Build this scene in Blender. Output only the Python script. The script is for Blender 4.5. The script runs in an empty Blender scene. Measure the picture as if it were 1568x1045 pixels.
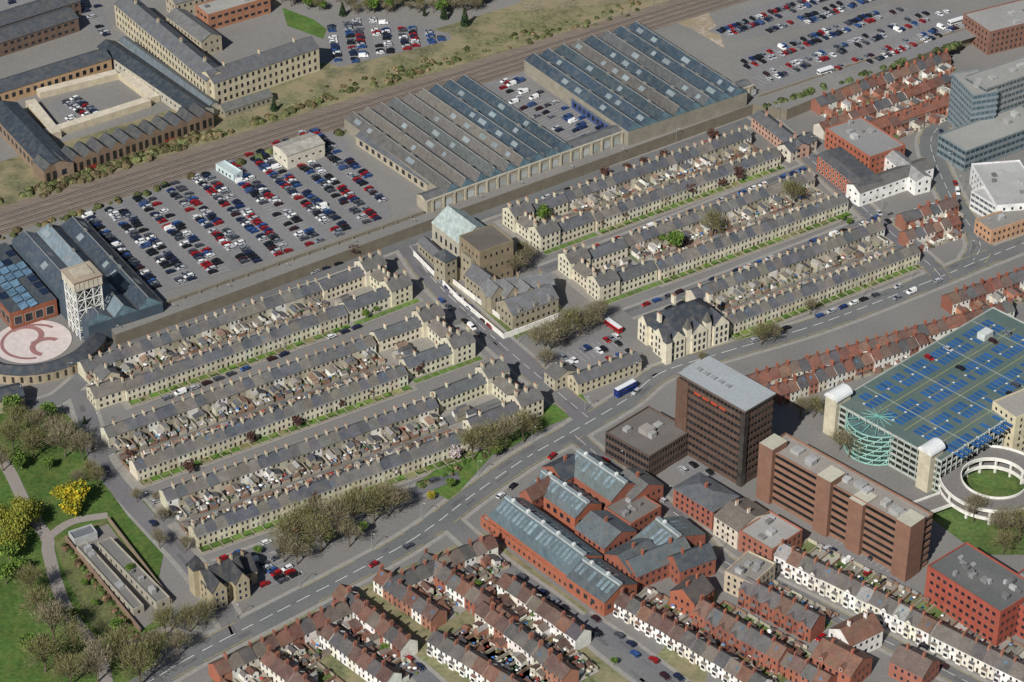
import bpy, math, random
from mathutils import Vector
random.seed(7)
R=random.random
U=random.uniform
# ---------------- survey: oblique-photo coordinates -> ground metres ----------------
FPX=3900.0; TH=math.radians(33.8); D=1114.0
CAM=Vector((0,-D*math.cos(TH),D*math.sin(TH)))
FW=Vector((0,math.cos(TH),-math.sin(TH))); UP=Vector((0,math.sin(TH),math.cos(TH))); RT=Vector((1,0,0))
def P(x,y,z=0.0):
    d=FW+RT*((x-784)/FPX)-UP*((y-522.5)/FPX)
    t=(z-CAM.z)/d.z
    p=CAM+d*t
    return Vector((p.x,p.y,z))
def C(r,g,b,k=0.9):
    f=lambda v:(((v/255+0.055)/1.055)**2.4 if v>10 else v/255/12.92)*k
    return (f(r),f(g),f(b))
def J(c,a=0.12,h=0.03):
    m=1+U(-a,a)
    return tuple(max(0.004,v*m*(1+U(-h,h))) for v in c)
# ---------------- materials ----------------
MATS={}
def mk(name,rough=0.9,s1=0.12,a1=0.15,s2=1.5,a2=0.15,spec=0.3,metal=0.0,tint=None,tamt=0.0,stretch=None,ts=.35,tr=(.45,.7)):
    m=bpy.data.materials.new(name); m.use_nodes=True; nt=m.node_tree; N=nt.nodes; L=nt.links
    b=N['Principled BSDF']; b.inputs['Roughness'].default_value=rough
    b.inputs['Specular IOR Level'].default_value=spec; b.inputs['Metallic'].default_value=metal
    at=N.new('ShaderNodeAttribute'); at.attribute_name='Col'
    geo=N.new('ShaderNodeNewGeometry')
    src=geo.outputs['Position']
    if stretch:
        mp=N.new('ShaderNodeMapping'); mp.inputs['Scale'].default_value=stretch[0]; mp.inputs['Rotation'].default_value=stretch[1]
        L.new(src,mp.inputs[0]); src=mp.outputs[0]
    prev=None
    for s,a in ((s1,a1),(s2,a2)):
        n=N.new('ShaderNodeTexNoise'); n.inputs['Scale'].default_value=s; n.inputs['Detail'].default_value=4
        L.new(src,n.inputs['Vector'])
        r=N.new('ShaderNodeMapRange'); r.inputs[1].default_value=0.3; r.inputs[2].default_value=0.7
        r.inputs[3].default_value=1-a; r.inputs[4].default_value=1+a
        L.new(n.outputs['Fac'],r.inputs[0])
        if prev is None: prev=r.outputs[0]
        else:
            q=N.new('ShaderNodeMath'); q.operation='MULTIPLY'; L.new(prev,q.inputs[0]); L.new(r.outputs[0],q.inputs[1]); prev=q.outputs[0]
    v=N.new('ShaderNodeVectorMath'); v.operation='SCALE'
    L.new(at.outputs['Color'],v.inputs[0]); L.new(prev,v.inputs['Scale'])
    out=v.outputs[0]
    if tint:
        n=N.new('ShaderNodeTexNoise'); n.inputs['Scale'].default_value=ts; n.inputs['Detail'].default_value=6
        L.new(geo.outputs['Position'],n.inputs['Vector'])
        r=N.new('ShaderNodeMapRange'); r.inputs[1].default_value=tr[0]; r.inputs[2].default_value=tr[1]
        r.inputs[3].default_value=0; r.inputs[4].default_value=tamt; L.new(n.outputs['Fac'],r.inputs[0])
        mx=N.new('ShaderNodeMix'); mx.data_type='RGBA'; L.new(r.outputs[0],mx.inputs[0]); L.new(out,mx.inputs[6]); mx.inputs[7].default_value=(*tint,1)
        out=mx.outputs[2]
    L.new(out,b.inputs['Base Color'])
    MATS[name]=m
mk('wall',0.9,0.25,0.12,2.5,0.18,tint=C(120,112,100),tamt=.2)
mk('slate',0.75,0.3,0.18,2.2,0.3,tint=C(110,102,90),tamt=0.4)
mk('metalroof',0.55,0.05,0.15,0.8,0.2,spec=0.35,stretch=((1,0.15,1),(0,0,math.radians(-32.7))),tint=C(112,110,102),tamt=.3)
mk('glass',0.18,0.3,0.3,1,0.2,spec=0.6)
mk('gloss',0.35,0.3,0.05,1,0.05,spec=0.4)
mk('asphalt',0.92,0.02,0.1,0.9,0.1,tint=C(132,129,124),tamt=0.35,ts=.06)
mk('plain',0.9,0.4,0.1,3,0.15)
mk('grass',0.95,0.05,0.25,0.6,0.3,tint=C(112,114,62),tamt=0.45,ts=.15)
mk('scrub',0.95,0.04,0.25,0.5,0.4,tint=C(146,134,106),tamt=0.85,ts=.1,tr=(.4,.62))
mk('ballast',0.95,0.05,0.1,0.5,0.16,tint=C(108,96,86),tamt=0.35,stretch=((.2,1,1),(0,0,math.radians(-28))))
mk('leaf',0.85,0.4,0.2,2,0.3,spec=0.2)
class MB:
    def __init__(s): s.v=[];s.f=[];s.m=[];s.c=[];s.mats=[]
    def face(s,pts,col,mat='wall'):
        i=len(s.v); s.v.extend([tuple(p) for p in pts]); s.f.append(tuple(range(i,i+len(pts))))
        if mat not in s.mats: s.mats.append(mat)
        s.m.append(s.mats.index(mat)); s.c.append(col)
    def mesh(s,name):
        me=bpy.data.meshes.new(name); me.from_pydata(s.v,[],s.f)
        for m in s.mats: me.materials.append(MATS[m])
        me.polygons.foreach_set('material_index',s.m)
        a=me.attributes.new('Col','FLOAT_COLOR','CORNER'); buf=[]
        for f,c in zip(s.f,s.c): buf.extend((c[0],c[1],c[2],1.0)*len(f))
        a.data.foreach_set('color',buf); me.update(); return me
    def obj(s,name):
        if not s.f: return None
        o=bpy.data.objects.new(name,s.mesh(name)); bpy.context.scene.collection.objects.link(o); return o
class Fr:
    def __init__(s,A,B,z0=None):
        s.o=Vector((A.x,A.y,A.z if z0 is None else z0)); d=Vector((B.x-A.x,B.y-A.y,0)); s.len=d.length
        s.ex=d/s.len; s.ey=Vector((-s.ex.y,s.ex.x,0))
    def p(s,x,y,z): return s.o+s.ex*x+s.ey*y+Vector((0,0,z))
def box(m,F,x0,x1,y0,y1,z0,z1,col,mat='wall',top=None,tmat=None,bottom=False):
    q=F.p
    for a,b in (((x0,y0),(x1,y0)),((x1,y0),(x1,y1)),((x1,y1),(x0,y1)),((x0,y1),(x0,y0))):
        m.face([q(a[0],a[1],z0),q(b[0],b[1],z0),q(b[0],b[1],z1),q(a[0],a[1],z1)],col,mat)
    m.face([q(x0,y0,z1),q(x1,y0,z1),q(x1,y1,z1),q(x0,y1,z1)],top or col,tmat or mat)
    if bottom: m.face([q(x0,y0,z0),q(x0,y1,z0),q(x1,y1,z0),q(x1,y0,z0)],col,mat)
def gable(m,F,x0,x1,y0,y1,z,rise,rc,wc,axis='x',ov=0.3,rmat='slate',caps=True,rc2=None):
    q=F.p; d=rise/((y1-y0)/2 if axis=='x' else (x1-x0)/2)*ov
    if axis=='x':
        ym=(y0+y1)/2
        m.face([q(x0-ov,y0-ov,z-d),q(x1+ov,y0-ov,z-d),q(x1+ov,ym,z+rise),q(x0-ov,ym,z+rise)],rc,rmat)
        m.face([q(x1+ov,y1+ov,z-d),q(x0-ov,y1+ov,z-d),q(x0-ov,ym,z+rise),q(x1+ov,ym,z+rise)],rc2 or rc,rmat)
        if caps:
            m.face([q(x0,y1,z),q(x0,y0,z),q(x0,ym,z+rise-.05)],wc); m.face([q(x1,y0,z),q(x1,y1,z),q(x1,ym,z+rise-.05)],wc)
    else:
        xm=(x0+x1)/2
        m.face([q(x0-ov,y1+ov,z-d),q(x0-ov,y0-ov,z-d),q(xm,y0-ov,z+rise),q(xm,y1+ov,z+rise)],rc,rmat)
        m.face([q(x1+ov,y0-ov,z-d),q(x1+ov,y1+ov,z-d),q(xm,y1+ov,z+rise),q(xm,y0-ov,z+rise)],rc2 or rc,rmat)
        if caps:
            m.face([q(x0,y0,z),q(x1,y0,z),q(xm,y0,z+rise-.05)],wc); m.face([q(x1,y1,z),q(x0,y1,z),q(xm,y1,z+rise-.05)],wc)
def hip(m,F,x0,x1,y0,y1,z,rise,rc,ov=0.4,rmat='slate',top=0.0):
    q=F.p; x0-=ov;x1+=ov;y0-=ov;y1+=ov
    k=min(x1-x0,y1-y0)/2*(1-top)
    a,b,c,d=q(x0,y0,z),q(x1,y0,z),q(x1,y1,z),q(x0,y1,z)
    e,f,g,h=q(x0+k,y0+k,z+rise),q(x1-k,y0+k,z+rise),q(x1-k,y1-k,z+rise),q(x0+k,y1-k,z+rise)
    m.face([a,b,f,e],rc,rmat);m.face([b,c,g,f],J(rc,.05),rmat);m.face([c,d,h,g],rc,rmat);m.face([d,a,e,h],J(rc,.05),rmat)
    if (f-e).length>.1 and (h-e).length>.1: m.face([e,f,g,h],rc,rmat)
GL=C(40,45,53)
def wins(m,F,ax,ay,bx,by,z0,h,st,sp=2.6,w=1.0,wh=1.5,fr=C(205,200,188),gl=GL,edge=0.6,lintel=True):
    """window openings on wall going a->b, outward = right of travel"""
    a=F.p(ax,ay,0);b=F.p(bx,by,0);d=b-a;L=d.length
    if L<sp*.7: return
    d/=L; n=Vector((d.y,-d.x,0)); k=max(1,int((L-edge)/sp)); off=(L-(k-1)*sp)/2; sh=h/st
    for s in range(st):
        zc=z0+sh*s+sh*.52
        for i in range(k):
            c=a+d*(off+i*sp)+Vector((0,0,zc))
            def Q(hw,hh,o,col,mt):
                m.face([c-d*hw+n*o-Vector((0,0,hh)),c+d*hw+n*o-Vector((0,0,hh)),c+d*hw+n*o+Vector((0,0,hh)),c-d*hw+n*o+Vector((0,0,hh))],col,mt)
            if lintel: Q(w/2+.16,wh/2+.16,.03,fr,'wall')
            Q(w/2,wh/2,.06,J(gl,.3),'glass')
STONE=C(188,180,158); CREAM=C(212,205,182); BRICK=C(146,88,70); SL=C(100,101,105); SLD=C(64,70,78); POT=C(168,110,80)
def chimney(m,F,x,y,z,col,w=.7,l=1.3,h=1.6,pots=3):
    box(m,F,x-w/2,x+w/2,y-l/2,y+l/2,z-1.2,z+h,col)
    box(m,F,x-w/2-.08,x+w/2+.08,y-l/2-.08,y+l/2+.08,z+h,z+h+.18,J(col,.2))
    for i in range(pots):
        yy=y-l/2+(i+.5)*l/pots
        box(m,F,x-.13,x+.13,yy-.13,yy+.13,z+h+.18,z+h+.7,POT)
def building(name,A,B,d,h,z0=None,roof='gable',axis='x',rise=3,wc=STONE,rc=SL,st=2,sp=2.8,w=1.1,wh=1.5,fr=None,gl=GL,rmat='slate',ch=0,m=None,base=0.0,lintel=True,plant=0,dormers=0,rc2=None):
    own=m is None
    if own: m=MB()
    F=Fr(A,B,base if z0 is None else z0); L=F.len
    fr=fr or tuple(min(.75,v*1.15) for v in wc)
    if roof=='flat':
        ph=.7; box(m,F,0,L,0,d,0,h,wc)
        for (a,b,c,e) in ((0,L,0,.35),(0,L,d-.35,d),(0,.35,.35,d-.35),(L-.35,L,.35,d-.35)):
            box(m,F,a,b,c,e,h+.002,h+ph,J(wc,.05))
        m.face([F.p(.35,.35,h+.06),F.p(L-.35,.35,h+.06),F.p(L-.35,d-.35,h+.06),F.p(.35,d-.35,h+.06)],rc,'asphalt')
        for i in range(plant):
            a=U(1.5,L-5);b=U(1.5,max(1.6,d-5)); box(m,F,a,a+U(1,3.5),b,b+U(1,3),h+.06,h+U(.8,2.2),C(*[U(100,185)]*3))
    else:
        box(m,F,0,L,0,d,0,h,wc)
        if roof=='gable': gable(m,F,0,L,0,d,h,rise,rc,wc,axis,rmat=rmat,rc2=rc2)
        elif roof=='hip': hip(m,F,0,L,0,d,h,rise,rc,rmat=rmat)
        elif roof=='mansard': hip(m,F,0,L,0,d,h,rise,rc,rmat=rmat,top=.6)
    if st:
        for a in ((0,0,L,0),(L,0,L,d),(L,d,0,d),(0,d,0,0)): wins(m,F,*a,0,h,st,sp,w,wh,fr,gl,lintel=lintel)
    for i in range(ch):
        t=(i+.5)/ch
        if axis=='x': chimney(m,F,L*t,d/2,h+rise,wc)
        else: chimney(m,F,L/2,d*t,h+rise,wc)
    for i in range(dormers):
        x=(i+.5)*L/dormers; box(m,F,x-.8,x+.8,-.1,2,h,h+1.6,wc); gable(m,F,x-.8,x+.8,-.1,3,h+1.6,.9,rc,wc,'y',ov=.15)
        wins(m,F,x-.8,-.1,x+.8,-.1,h,1.6,1,1.2,.8,1)
    if own: return m.obj(name)
    return F
clut=MB(); yardg=MB(); hedges=MB(); pave=MB()
CL=[C(235,235,232)]*5+[C(60,110,170),C(150,60,50),C(190,180,160),C(90,60,45),C(60,90,60),C(130,135,140),C(120,150,180)]
YG=[C(140,137,131),C(158,154,145),C(118,116,112),C(92,104,64),C(80,98,54),C(138,124,104),C(166,163,156)]
def bush(m,p,r,col,n=26):
    for i in range(n):
        v=Vector((random.gauss(0,1),random.gauss(0,1),abs(random.gauss(0,1))));v.normalize();c=p+v*r*U(.5,1)
        t=Vector((R()-.5,R()-.5,R()-.5)).normalized();s=t.cross(v+Vector((.01,.02,0))).normalized();k=r*.38;t=s.cross(v).normalized()
        cc=J(col,.35); m.face([c-s*k-t*k,c+s*k-t*k,c+s*k+t*k,c-s*k+t*k],cc,'leaf')
def terrace(name,A,B,z0=0,depth=8,h=5.6,rise=2.6,unit=4.8,walls=(STONE,),backs=None,roofs=(SL,),ext=1.0,yard=9,garden=0,yg=YG,fg=0.0,bay=False,sk=.25,chcol=None,extroof=None,eh=(2.5,4.8),clutter=4,st=2,bushp=.35,steps=0.0):
    m=MB();F=Fr(A,B,z0);n=max(1,round(F.len/unit));u=F.len/n;q=F.p;backs=backs or walls;extroof=extroof or roofs
    h0=h
    for i in range(n):
        h=h0+U(-steps,steps)
        x0=i*u;x1=x0+u;wc=J(random.choice(walls),.06);bc=J(random.choice(backs),.08);rc=J(random.choice(roofs),.13)
        m.face([q(x0,0,0),q(x1,0,0),q(x1,0,h),q(x0,0,h)],wc); m.face([q(x1,depth,0),q(x0,depth,0),q(x0,depth,h),q(x1,depth,h)],bc)
        if i==0 or steps: m.face([q(x0,depth,0),q(x0,0,0),q(x0,0,h),q(x0,depth,h)],wc)
        if i==n-1 or steps: m.face([q(x1-.01,0,0),q(x1-.01,depth,0),q(x1-.01,depth,h),q(x1-.01,0,h)],wc)
        e0=.25 if i==0 else 0; e1=.25 if i==n-1 else 0; ym=depth/2;d=.22
        m.face([q(x0-e0,-.3,h-d),q(x1+e1,-.3,h-d),q(x1+e1,ym,h+rise),q(x0-e0,ym,h+rise)],rc,'slate')
        rc2=J(rc,.08)
        m.face([q(x1+e1,depth+.3,h-d),q(x0-e0,depth+.3,h-d),q(x0-e0,ym,h+rise),q(x1+e1,ym,h+rise)],rc2,'slate')
        if i==0 or steps: m.face([q(x0,depth,h),q(x0,0,h),q(x0,ym,h+rise-.05)],wc)
        if i==n-1 or steps: m.face([q(x1-.01,0,h),q(x1-.01,depth,h),q(x1-.01,ym,h+rise-.05)],wc)
        box(m,F,x0-e0,x1+e1,ym-.12,ym+.12,h+rise-.1,h+rise+.08,J(rc,.25))
        if not steps: m.face([q(x0,-.34,h-.35),q(x1,-.34,h-.35),q(x1,-.34,h-.18),q(x0,-.34,h-.18)],C(225,222,212),'plain')
        sh=h/st
        for s in range(st):
            for k in range(2):
                xc=x0+u*(.28+.45*k); door=(s==0 and k==(i%2)); hh=2.1 if door else 1.45; zb=.05 if door else s*sh+.85
                col=J(random.choice([C(50,55,60),C(60,40,35),C(40,60,50),C(140,140,135)]),.2) if door else J(C(52,57,64),.35)
                m.face([q(xc-.62,-.03,zb-.1),q(xc+.62,-.03,zb-.1),q(xc+.62,-.03,zb+hh+.2),q(xc-.62,-.03,zb+hh+.2)],tuple(min(.7,v*1.12) for v in wc))
                m.face([q(xc-.45,-.06,zb),q(xc+.45,-.06,zb),q(xc+.45,-.06,zb+hh),q(xc-.45,-.06,zb+hh)],col,'glass')
                if R()<.8: m.face([q(xc+.45,depth+.05,zb),q(xc-.45,depth+.05,zb),q(xc-.45,depth+.05,zb+1.2),q(xc+.45,depth+.05,zb+1.2)],J(GL,.3),'glass')
        if bay:
            box(m,F,x0+.5,x0+u*.5,-.9,-.07,0,h*.5,wc); m.face([q(x0+.4,-1,h*.5),q(x0+u*.5+.1,-1,h*.5),q(x0+u*.5+.1,.02,h*.5+.7),q(x0+.4,.02,h*.5+.7)],rc,'slate')
            m.face([q(x0+.75,-.95,.9),q(x0+u*.5-.25,-.95,.9),q(x0+u*.5-.25,-.95,2.3),q(x0+.75,-.95,2.3)],GL,'glass')
        if R()<fg:
            gable(m,F,x0+.3,x0+u*.62,-.25,ym,h,1.7,rc,wc,'y',ov=.2)
        if R()<sk:
            yy=U(.25,.6)*ym; zz=h+rise*yy/ym+.06; s2=U(.4,.6); dz=rise/ym*1.1; xc=U(x0+1,x1-1)
            m.face([q(xc-s2,yy,zz),q(xc+s2,yy,zz),q(xc+s2,yy+1.1,zz+dz),q(xc-s2,yy+1.1,zz+dz)],C(90,110,130),'glass')
        cc=chcol or STONE
        if R()<.92: chimney(m,F,x0+(0.4 if i==0 else 0),ym,h+rise,J(cc,.25),.66,U(1.1,2.0),U(1.1,1.6),random.choice((2,3,4)))
        if ext and R()<ext:
            w=u*U(.4,.6);el=U(2.8,5.2);ehh=U(*eh);xa=x0+.15 if i%2 else x1-w-.15
            ec=J(random.choice(backs),.12);er=J(random.choice(extroof),.2)
            if R()<.6:
                box(m,F,xa,xa+w,depth,depth+el,0,ehh*.72,ec)
                if i%2: m.face([q(xa-.1,depth+.01,ehh),q(xa-.1,depth+el+.2,ehh),q(xa+w+.15,depth+el+.2,ehh*.74),q(xa+w+.15,depth+.01,ehh*.74)][::-1],er,'slate')
                else: m.face([q(xa-.15,depth+.01,ehh*.74),q(xa-.15,depth+el+.2,ehh*.74),q(xa+w+.1,depth+el+.2,ehh),q(xa+w+.1,depth+.01,ehh)],er,'slate')
                m.face([q(xa,depth+el,ehh*.72),q(xa+w,depth+el,ehh*.72),q(xa+w if i%2==0 else xa,depth+el,ehh-.05)],ec)
            else:
                box(m,F,xa,xa+w,depth,depth+el,0,ehh*.8,ec); gable(m,F,xa,xa+w,depth,depth+el,ehh*.8,1.2,er,ec,'y',ov=.15)
            wins(m,F,xa+w,depth+el,xa,depth+el,0,ehh*.72,1,2,.8,1.0,lintel=False)
        if yard:
            y1=depth+yard
            yardg.face([q(x0+.1,depth,.2),q(x1-.1,depth,.2),q(x1-.1,y1,.2),q(x0+.1,y1,.2)],J(random.choice(yg),.2),'asphalt')
            wc2=J(random.choice([C(156,148,132),C(176,168,150),C(140,112,94)]),.15)
            box(clut,F,x0-.12,x0+.12,depth+.01,y1-.2,0,U(1.4,1.9),wc2)
            box(clut,F,x0+.13,x1-.9,y1-.2,y1,0,U(1.4,1.9),wc2)
            if R()<.6:
                a=x0+U(.2,.8);b=a+U(1.4,2.6);s3=U(1.5,2.4);hc=U(1.9,2.4);sc=J(random.choice([C(170,160,142),C(225,222,215),C(125,100,82),C(140,95,80)]),.1)
                box(clut,F,a,b,y1-.25-s3,y1-.25,0,hc,sc); gable(clut,F,a,b,y1-.25-s3,y1-.25,hc,.5,J(random.choice(extroof),.25),sc,'x',ov=.12)
            for k in range(clutter):
                if R()<.65:
                    s4=U(.3,1.0); a=U(x0+.3,x1-.3-s4); b=U(depth+3,y1-1.4); c=J(random.choice(CL),.15)
                    if R()<.75: box(clut,F,a,a+s4,b,b+U(.3,.9),0,U(.4,1.3),c)
                    else:
                        zc=1.9; cp=q(a,b,zc+.5); rr=U(.6,1.0)
                        pts=[q(a+rr*math.cos(t),b+rr*math.sin(t),zc) for t in [j*math.pi/3 for j in range(6)]]
                        for j in range(6): clut.face([pts[j],pts[(j+1)%6],cp],c)
                        box(clut,F,a-.04,a+.04,b-.04,b+.04,0,zc+.3,C(90,90,90))
            if R()<bushp: bush(hedges,q(U(x0+.7,x1-.7),U(depth+4,y1-1),0),U(.6,1.4),J(random.choice([C(84,100,56),C(104,100,66),C(96,112,60)]),.3))
        if garden:
            hedges.face([q(x0,-garden,.19),q(x1,-garden,.19),q(x1,-.02,.19),q(x0,-.02,.19)],J(random.choice([C(88,118,50),C(100,122,60),C(82,108,48),C(122,120,84)]),.15,.06),'grass')
            box(hedges,F,x0,x1-.9,-garden-.3,-garden,0,.75,J(C(160,152,134),.1),'wall')
            box(hedges,F,x0-.06,x0+.06,-garden,-.1,.1,.8,C(156,148,132),'wall')
            if R()<.55: box(hedges,F,x0+.1,x1-1,-garden+.02,-garden+.6,.19,U(.9,1.4),J(C(66,90,42),.25),'leaf')
            if R()<.5: bush(hedges,q(U(x0+.7,x1-.7),-garden*U(.3,.7),.1),U(.4,.9),J(C(70,92,42),.35))
    m.obj(name)
    return F
# ---------------- ground ----------------
def poly(name,pts,z,col,mat,zp=None,dz=0.0):
    m=MB(); m.face([P(x,y,z if zp is None else zp)+Vector((0,0,dz)) for x,y in pts],col,mat); return m.obj(name)
def orient(pts):
    a=sum(pts[i].x*pts[(i+1)%len(pts)].y-pts[(i+1)%len(pts)].x*pts[i].y for i in range(len(pts)))
    return pts if a>0 else pts[::-1]
def slab(name,pts,z0,z1,col,mat,side,smat='wall'):
    m=MB(); w=orient([P(x,y,z1) for x,y in pts]); m.face(w,col,mat)
    for i in range(len(w)):
        a=w[i];b=w[(i+1)%len(w)]; m.face([Vector((a.x,a.y,z0)),Vector((b.x,b.y,z0)),b,a],side,smat)
    return m.obj(name)
ASP=C(110,110,112)
g=MB(); S=4000
g.face([(-S,-S,0),(S,-S,0),(S,S,0),(-S,S,0)],C(124,122,119),'asphalt'); g.obj('ground')
ZP=6.0
slab('railway_embankment_ground',[(-300,500),(-60,420),(60,430),(150,470),(176,513),(400,432),(650,340),(1153,160),(1205,168),(1570,20),(1700,-40),(1400,-500),(-600,-500),(-900,300)],0,ZP,C(128,126,122),'asphalt',C(122,114,100))
def strip(pts,width,z,col,mat,m,zp=0):
    w=[P(x,y,zp) for x,y in pts]; L=[];Rr=[]
    for i,p in enumerate(w):
        a=w[max(0,i-1)];b=w[min(len(w)-1,i+1)];d=(b-a);d.z=0;d.normalize();n=Vector((-d.y,d.x,0))
        L.append(p+n*width/2+Vector((0,0,z)));Rr.append(p-n*width/2+Vector((0,0,z)))
    for i in range(len(w)-1): m.face([Rr[i],Rr[i+1],L[i+1],L[i]],col,mat)
def smooth(pts,n=5):
    out=[]
    for i in range(len(pts)-1):
        p0=pts[max(0,i-1)];p1=pts[i];p2=pts[i+1];p3=pts[min(len(pts)-1,i+2)]
        for k in range(n):
            t=k/n
            out.append(tuple(.5*((2*p1[j])+(-p0[j]+p2[j])*t+(2*p0[j]-5*p1[j]+4*p2[j]-p3[j])*t*t+(-p0[j]+3*p1[j]-3*p2[j]+p3[j])*t**3) for j in (0,1)))
    out.append(pts[-1]);return out
lamps=[];RN=[0]
def road(name,pts,width,col=ASP,dash=True,lamp=False,pv=2.0,mw=.09,edge=True):
    i0=RN[0];RN[0]+=1
    s=smooth(pts); m=MB()
    strip(s,width+pv*2,.04+i0*.004,C(148,145,139),'plain',m); m.obj('pavement')
    m2=MB(); strip(s,width,.21+i0*.005,J(col,.04),'asphalt',m2)
    zz=.345+i0*.004; k=MB(); W=C(225,225,220)
    w=[P(x,y) for x,y in s]; acc=0
    for i in range(len(w)-1):
        a,b=w[i],w[i+1];d=b-a;L=d.length;d/=L;n=Vector((-d.y,d.x,0));t=0
        up=Vector((0,0,zz))
        while t<L:
            if dash and int((acc+t)/3)%3!=2:
                p=a+d*t; e=min(3,L-t); k.face([p-n*mw+up,p+d*e-n*mw+up,p+d*e+n*mw+up,p+n*mw+up],W,'plain')
            t+=3
        if dash and edge and R()<.75:
            for sd in (-1,1):
                p=a+n*sd*(width/2-.45)+up; k.face([p-n*.09,p+d*L*.9-n*.09,p+d*L*.9+n*.09,p+n*.09],C(196,176,96),'plain')
        if R()<.35:
            p=a+d*U(0,L*.5)+n*U(-width*.3,width*.3)+Vector((0,0,zz-.01)); l=U(3,9);hw=U(.4,1.0)
            k.face([p-n*hw,p+d*l-n*hw,p+d*l+n*hw,p+n*hw],J(C(100,100,102),.12),'asphalt')
        if lamp and int(acc/32)!=int((acc+L)/32): lamps.append((a+n*(width/2+1),-n)); 
        acc+=L
    m2.obj(name)
    if k.f: k.obj('road_markings')
poly('garden_ground',[(300,1200),(330,1000),(740,815),(1000,1010),(1100,900),(1060,1200)],0,C(112,116,82),'scrub',dz=.015)
road('main_road',[(60,1150),(250,1032),(340,982),(560,868),(650,815),(720,762),(800,706),(880,660),(960,612),(1012,572),(1110,540),(1260,495),(1440,425),(1500,400),(1640,345)],11.5,lamp=True,mw=.14)
road('village_street',[(-80,625),(60,620),(115,590),(150,550),(210,520),(400,450),(640,364),(770,318),(960,255),(1150,186)],8,dash=False,lamp=True)
road('church_place_road',[(120,600),(140,660),(155,712),(215,785),(290,862),(345,940),(360,975)],8,dash=False,lamp=True)
road('square_road',[(628,378),(660,425),(720,485),(790,548),(900,640)],12,dash=True,lamp=True)
road('east_road',[(1130,150),(1190,200),(1260,262),(1350,345),(1430,412),(1440,430)],10,lamp=True)
road('fleet_road',[(1400,120),(1440,180),(1425,225),(1460,310),(1500,370),(1490,400)],12,lamp=True)
road('south_street',[(690,800),(760,862),(860,935),(940,1000),(1050,1085)],8,dash=False)
road('white_terrace_street',[(880,668),(960,735),(1050,800),(1105,858),(1200,905),(1330,970),(1480,1045),(1600,1110)],8,lamp=True)
road('residential_street',[(500,925),(570,975),(640,1030),(700,1085)],7,dash=False)
road('residential_street',[(890,945),(960,992),(1050,1060),(1080,1085)],7,dash=False)
for pts in ([(150,708),(330,640),(620,530),(735,492)],[(245,812),(330,780),(560,700),(735,640),(860,590)]): road('terrace_street',[(x,y-12) for x,y in pts],6.5,dash=False)
road('terrace_street',[(830,415),(1000,350),(1200,272),(1260,250)],6.5,dash=False)
road('terrace_street',[(960,482),(1100,430),(1300,352),(1360,328)],6.5,dash=False)
road('terrace_street',[(330,868),(500,806),(640,752),(700,728)],6,dash=False)
park=[(-400,600),(100,632),(130,668),(142,715),(195,790),(250,850),(240,900),(262,960),(240,1010),(100,1200),(-500,1300)]
poly('park_lawn',park,0,C(72,98,42),'grass',dz=.14)
m=MB()
for pts,wd in (([(-30,670),(10,715),(40,775),(72,825),(75,850),(100,930),(150,1000),(165,1060)],5),([(72,825),(110,800),(165,790)],4),([(150,1000),(200,985),(262,960)],4)): strip(smooth(pts),wd,.185+.01*wd,C(146,138,132),'asphalt',m)
m.obj('park_path')
poly('garden_lawn',[(82,830),(160,795),(240,900),(255,950),(165,975),(140,960),(100,880)],0,C(100,104,66),'grass',dz=.16)
poly('verge_grass',[(640,740),(690,702),(740,690),(760,690),(690,768)],0,C(80,110,48),'grass',dz=.17)
poly('verge_grass',[(835,625),(890,602),(905,625),(835,655),(770,692),(740,688)],0,C(80,110,48),'grass',dz=.175)
poly('verge_grass',[(1110,515),(1170,495),(1195,520),(1150,530)],0,C(76,102,46),'grass',dz=.18)
poly('verge_grass',[(160,716),(184,729),(235,815),(215,800)],0,C(86,114,52),'grass',dz=.183)
poly('verge_grass',[(218,765),(290,850),(305,862),(285,870),(240,815)],0,C(80,106,48),'grass',dz=.186)
poly('verge_grass',[(1420,790),(1440,700),(1500,690),(1600,700),(1700,850),(1500,850)],0,C(80,102,54),'grass',dz=.02)
poly('verge_grass',[(735,415),(815,475),(850,480),(790,520),(765,515),(700,455)],0,C(98,112,68),'grass',dz=.03)
poly('earth_ground',[(1010,25),(1075,5),(1100,45),(1110,75),(1060,45)],ZP,C(170,156,140),'scrub',dz=.05)
def strip2(pts,w,dz,col,mat,name):
    m=MB(); strip(pts,w,dz,col,mat,m,zp=ZP); m.obj(name)
strip2([(-200,350),(1250,-100)],46,.02,C(110,110,82),'scrub','railway_scrub')
poly('railway_scrub',[(330,205),(430,165),(720,60),(760,20),(1000,0),(600,140),(300,235)],ZP,C(112,112,80),'scrub',dz=.05)
poly('railway_scrub',[(520,130),(700,85),(800,0),(1000,-20),(1080,-10),(1060,25),(800,95),(640,150)],ZP,C(128,120,98),'scrub',dz=.035)
strip2([(-200,402),(1400,-97)],24,.08,C(126,114,102),'ballast','railway_ballast')
rl=MB()
a0=P(-200,402,ZP);b0=P(1400,-97,ZP);F=Fr(a0,b0,ZP)
for t in (-8.6,-4.3,0.3,5):
    rl.face([F.p(0,t-1.3,.12),F.p(F.len,t-1.3,.12),F.p(F.len,t+1.3,.12),F.p(0,t+1.3,.12)],C(84,72,66),'ballast')
    for r in (-.72,.72): box(rl,F,0,F.len,t+r-.1,t+r+.1,.13,.3,C(158,150,142),'plain')
rl.obj('railway_track')
for i in range(170):
    x=U(-20,700); y=345-.31*x-U(26,34) if i%3 else 380-.31*x+U(0,6)-12
    bush(hedges,P(x,y-6,ZP),U(1,2.6),J(random.choice([C(94,98,62),C(112,100,72),C(84,92,56)]),.3),40)
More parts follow.
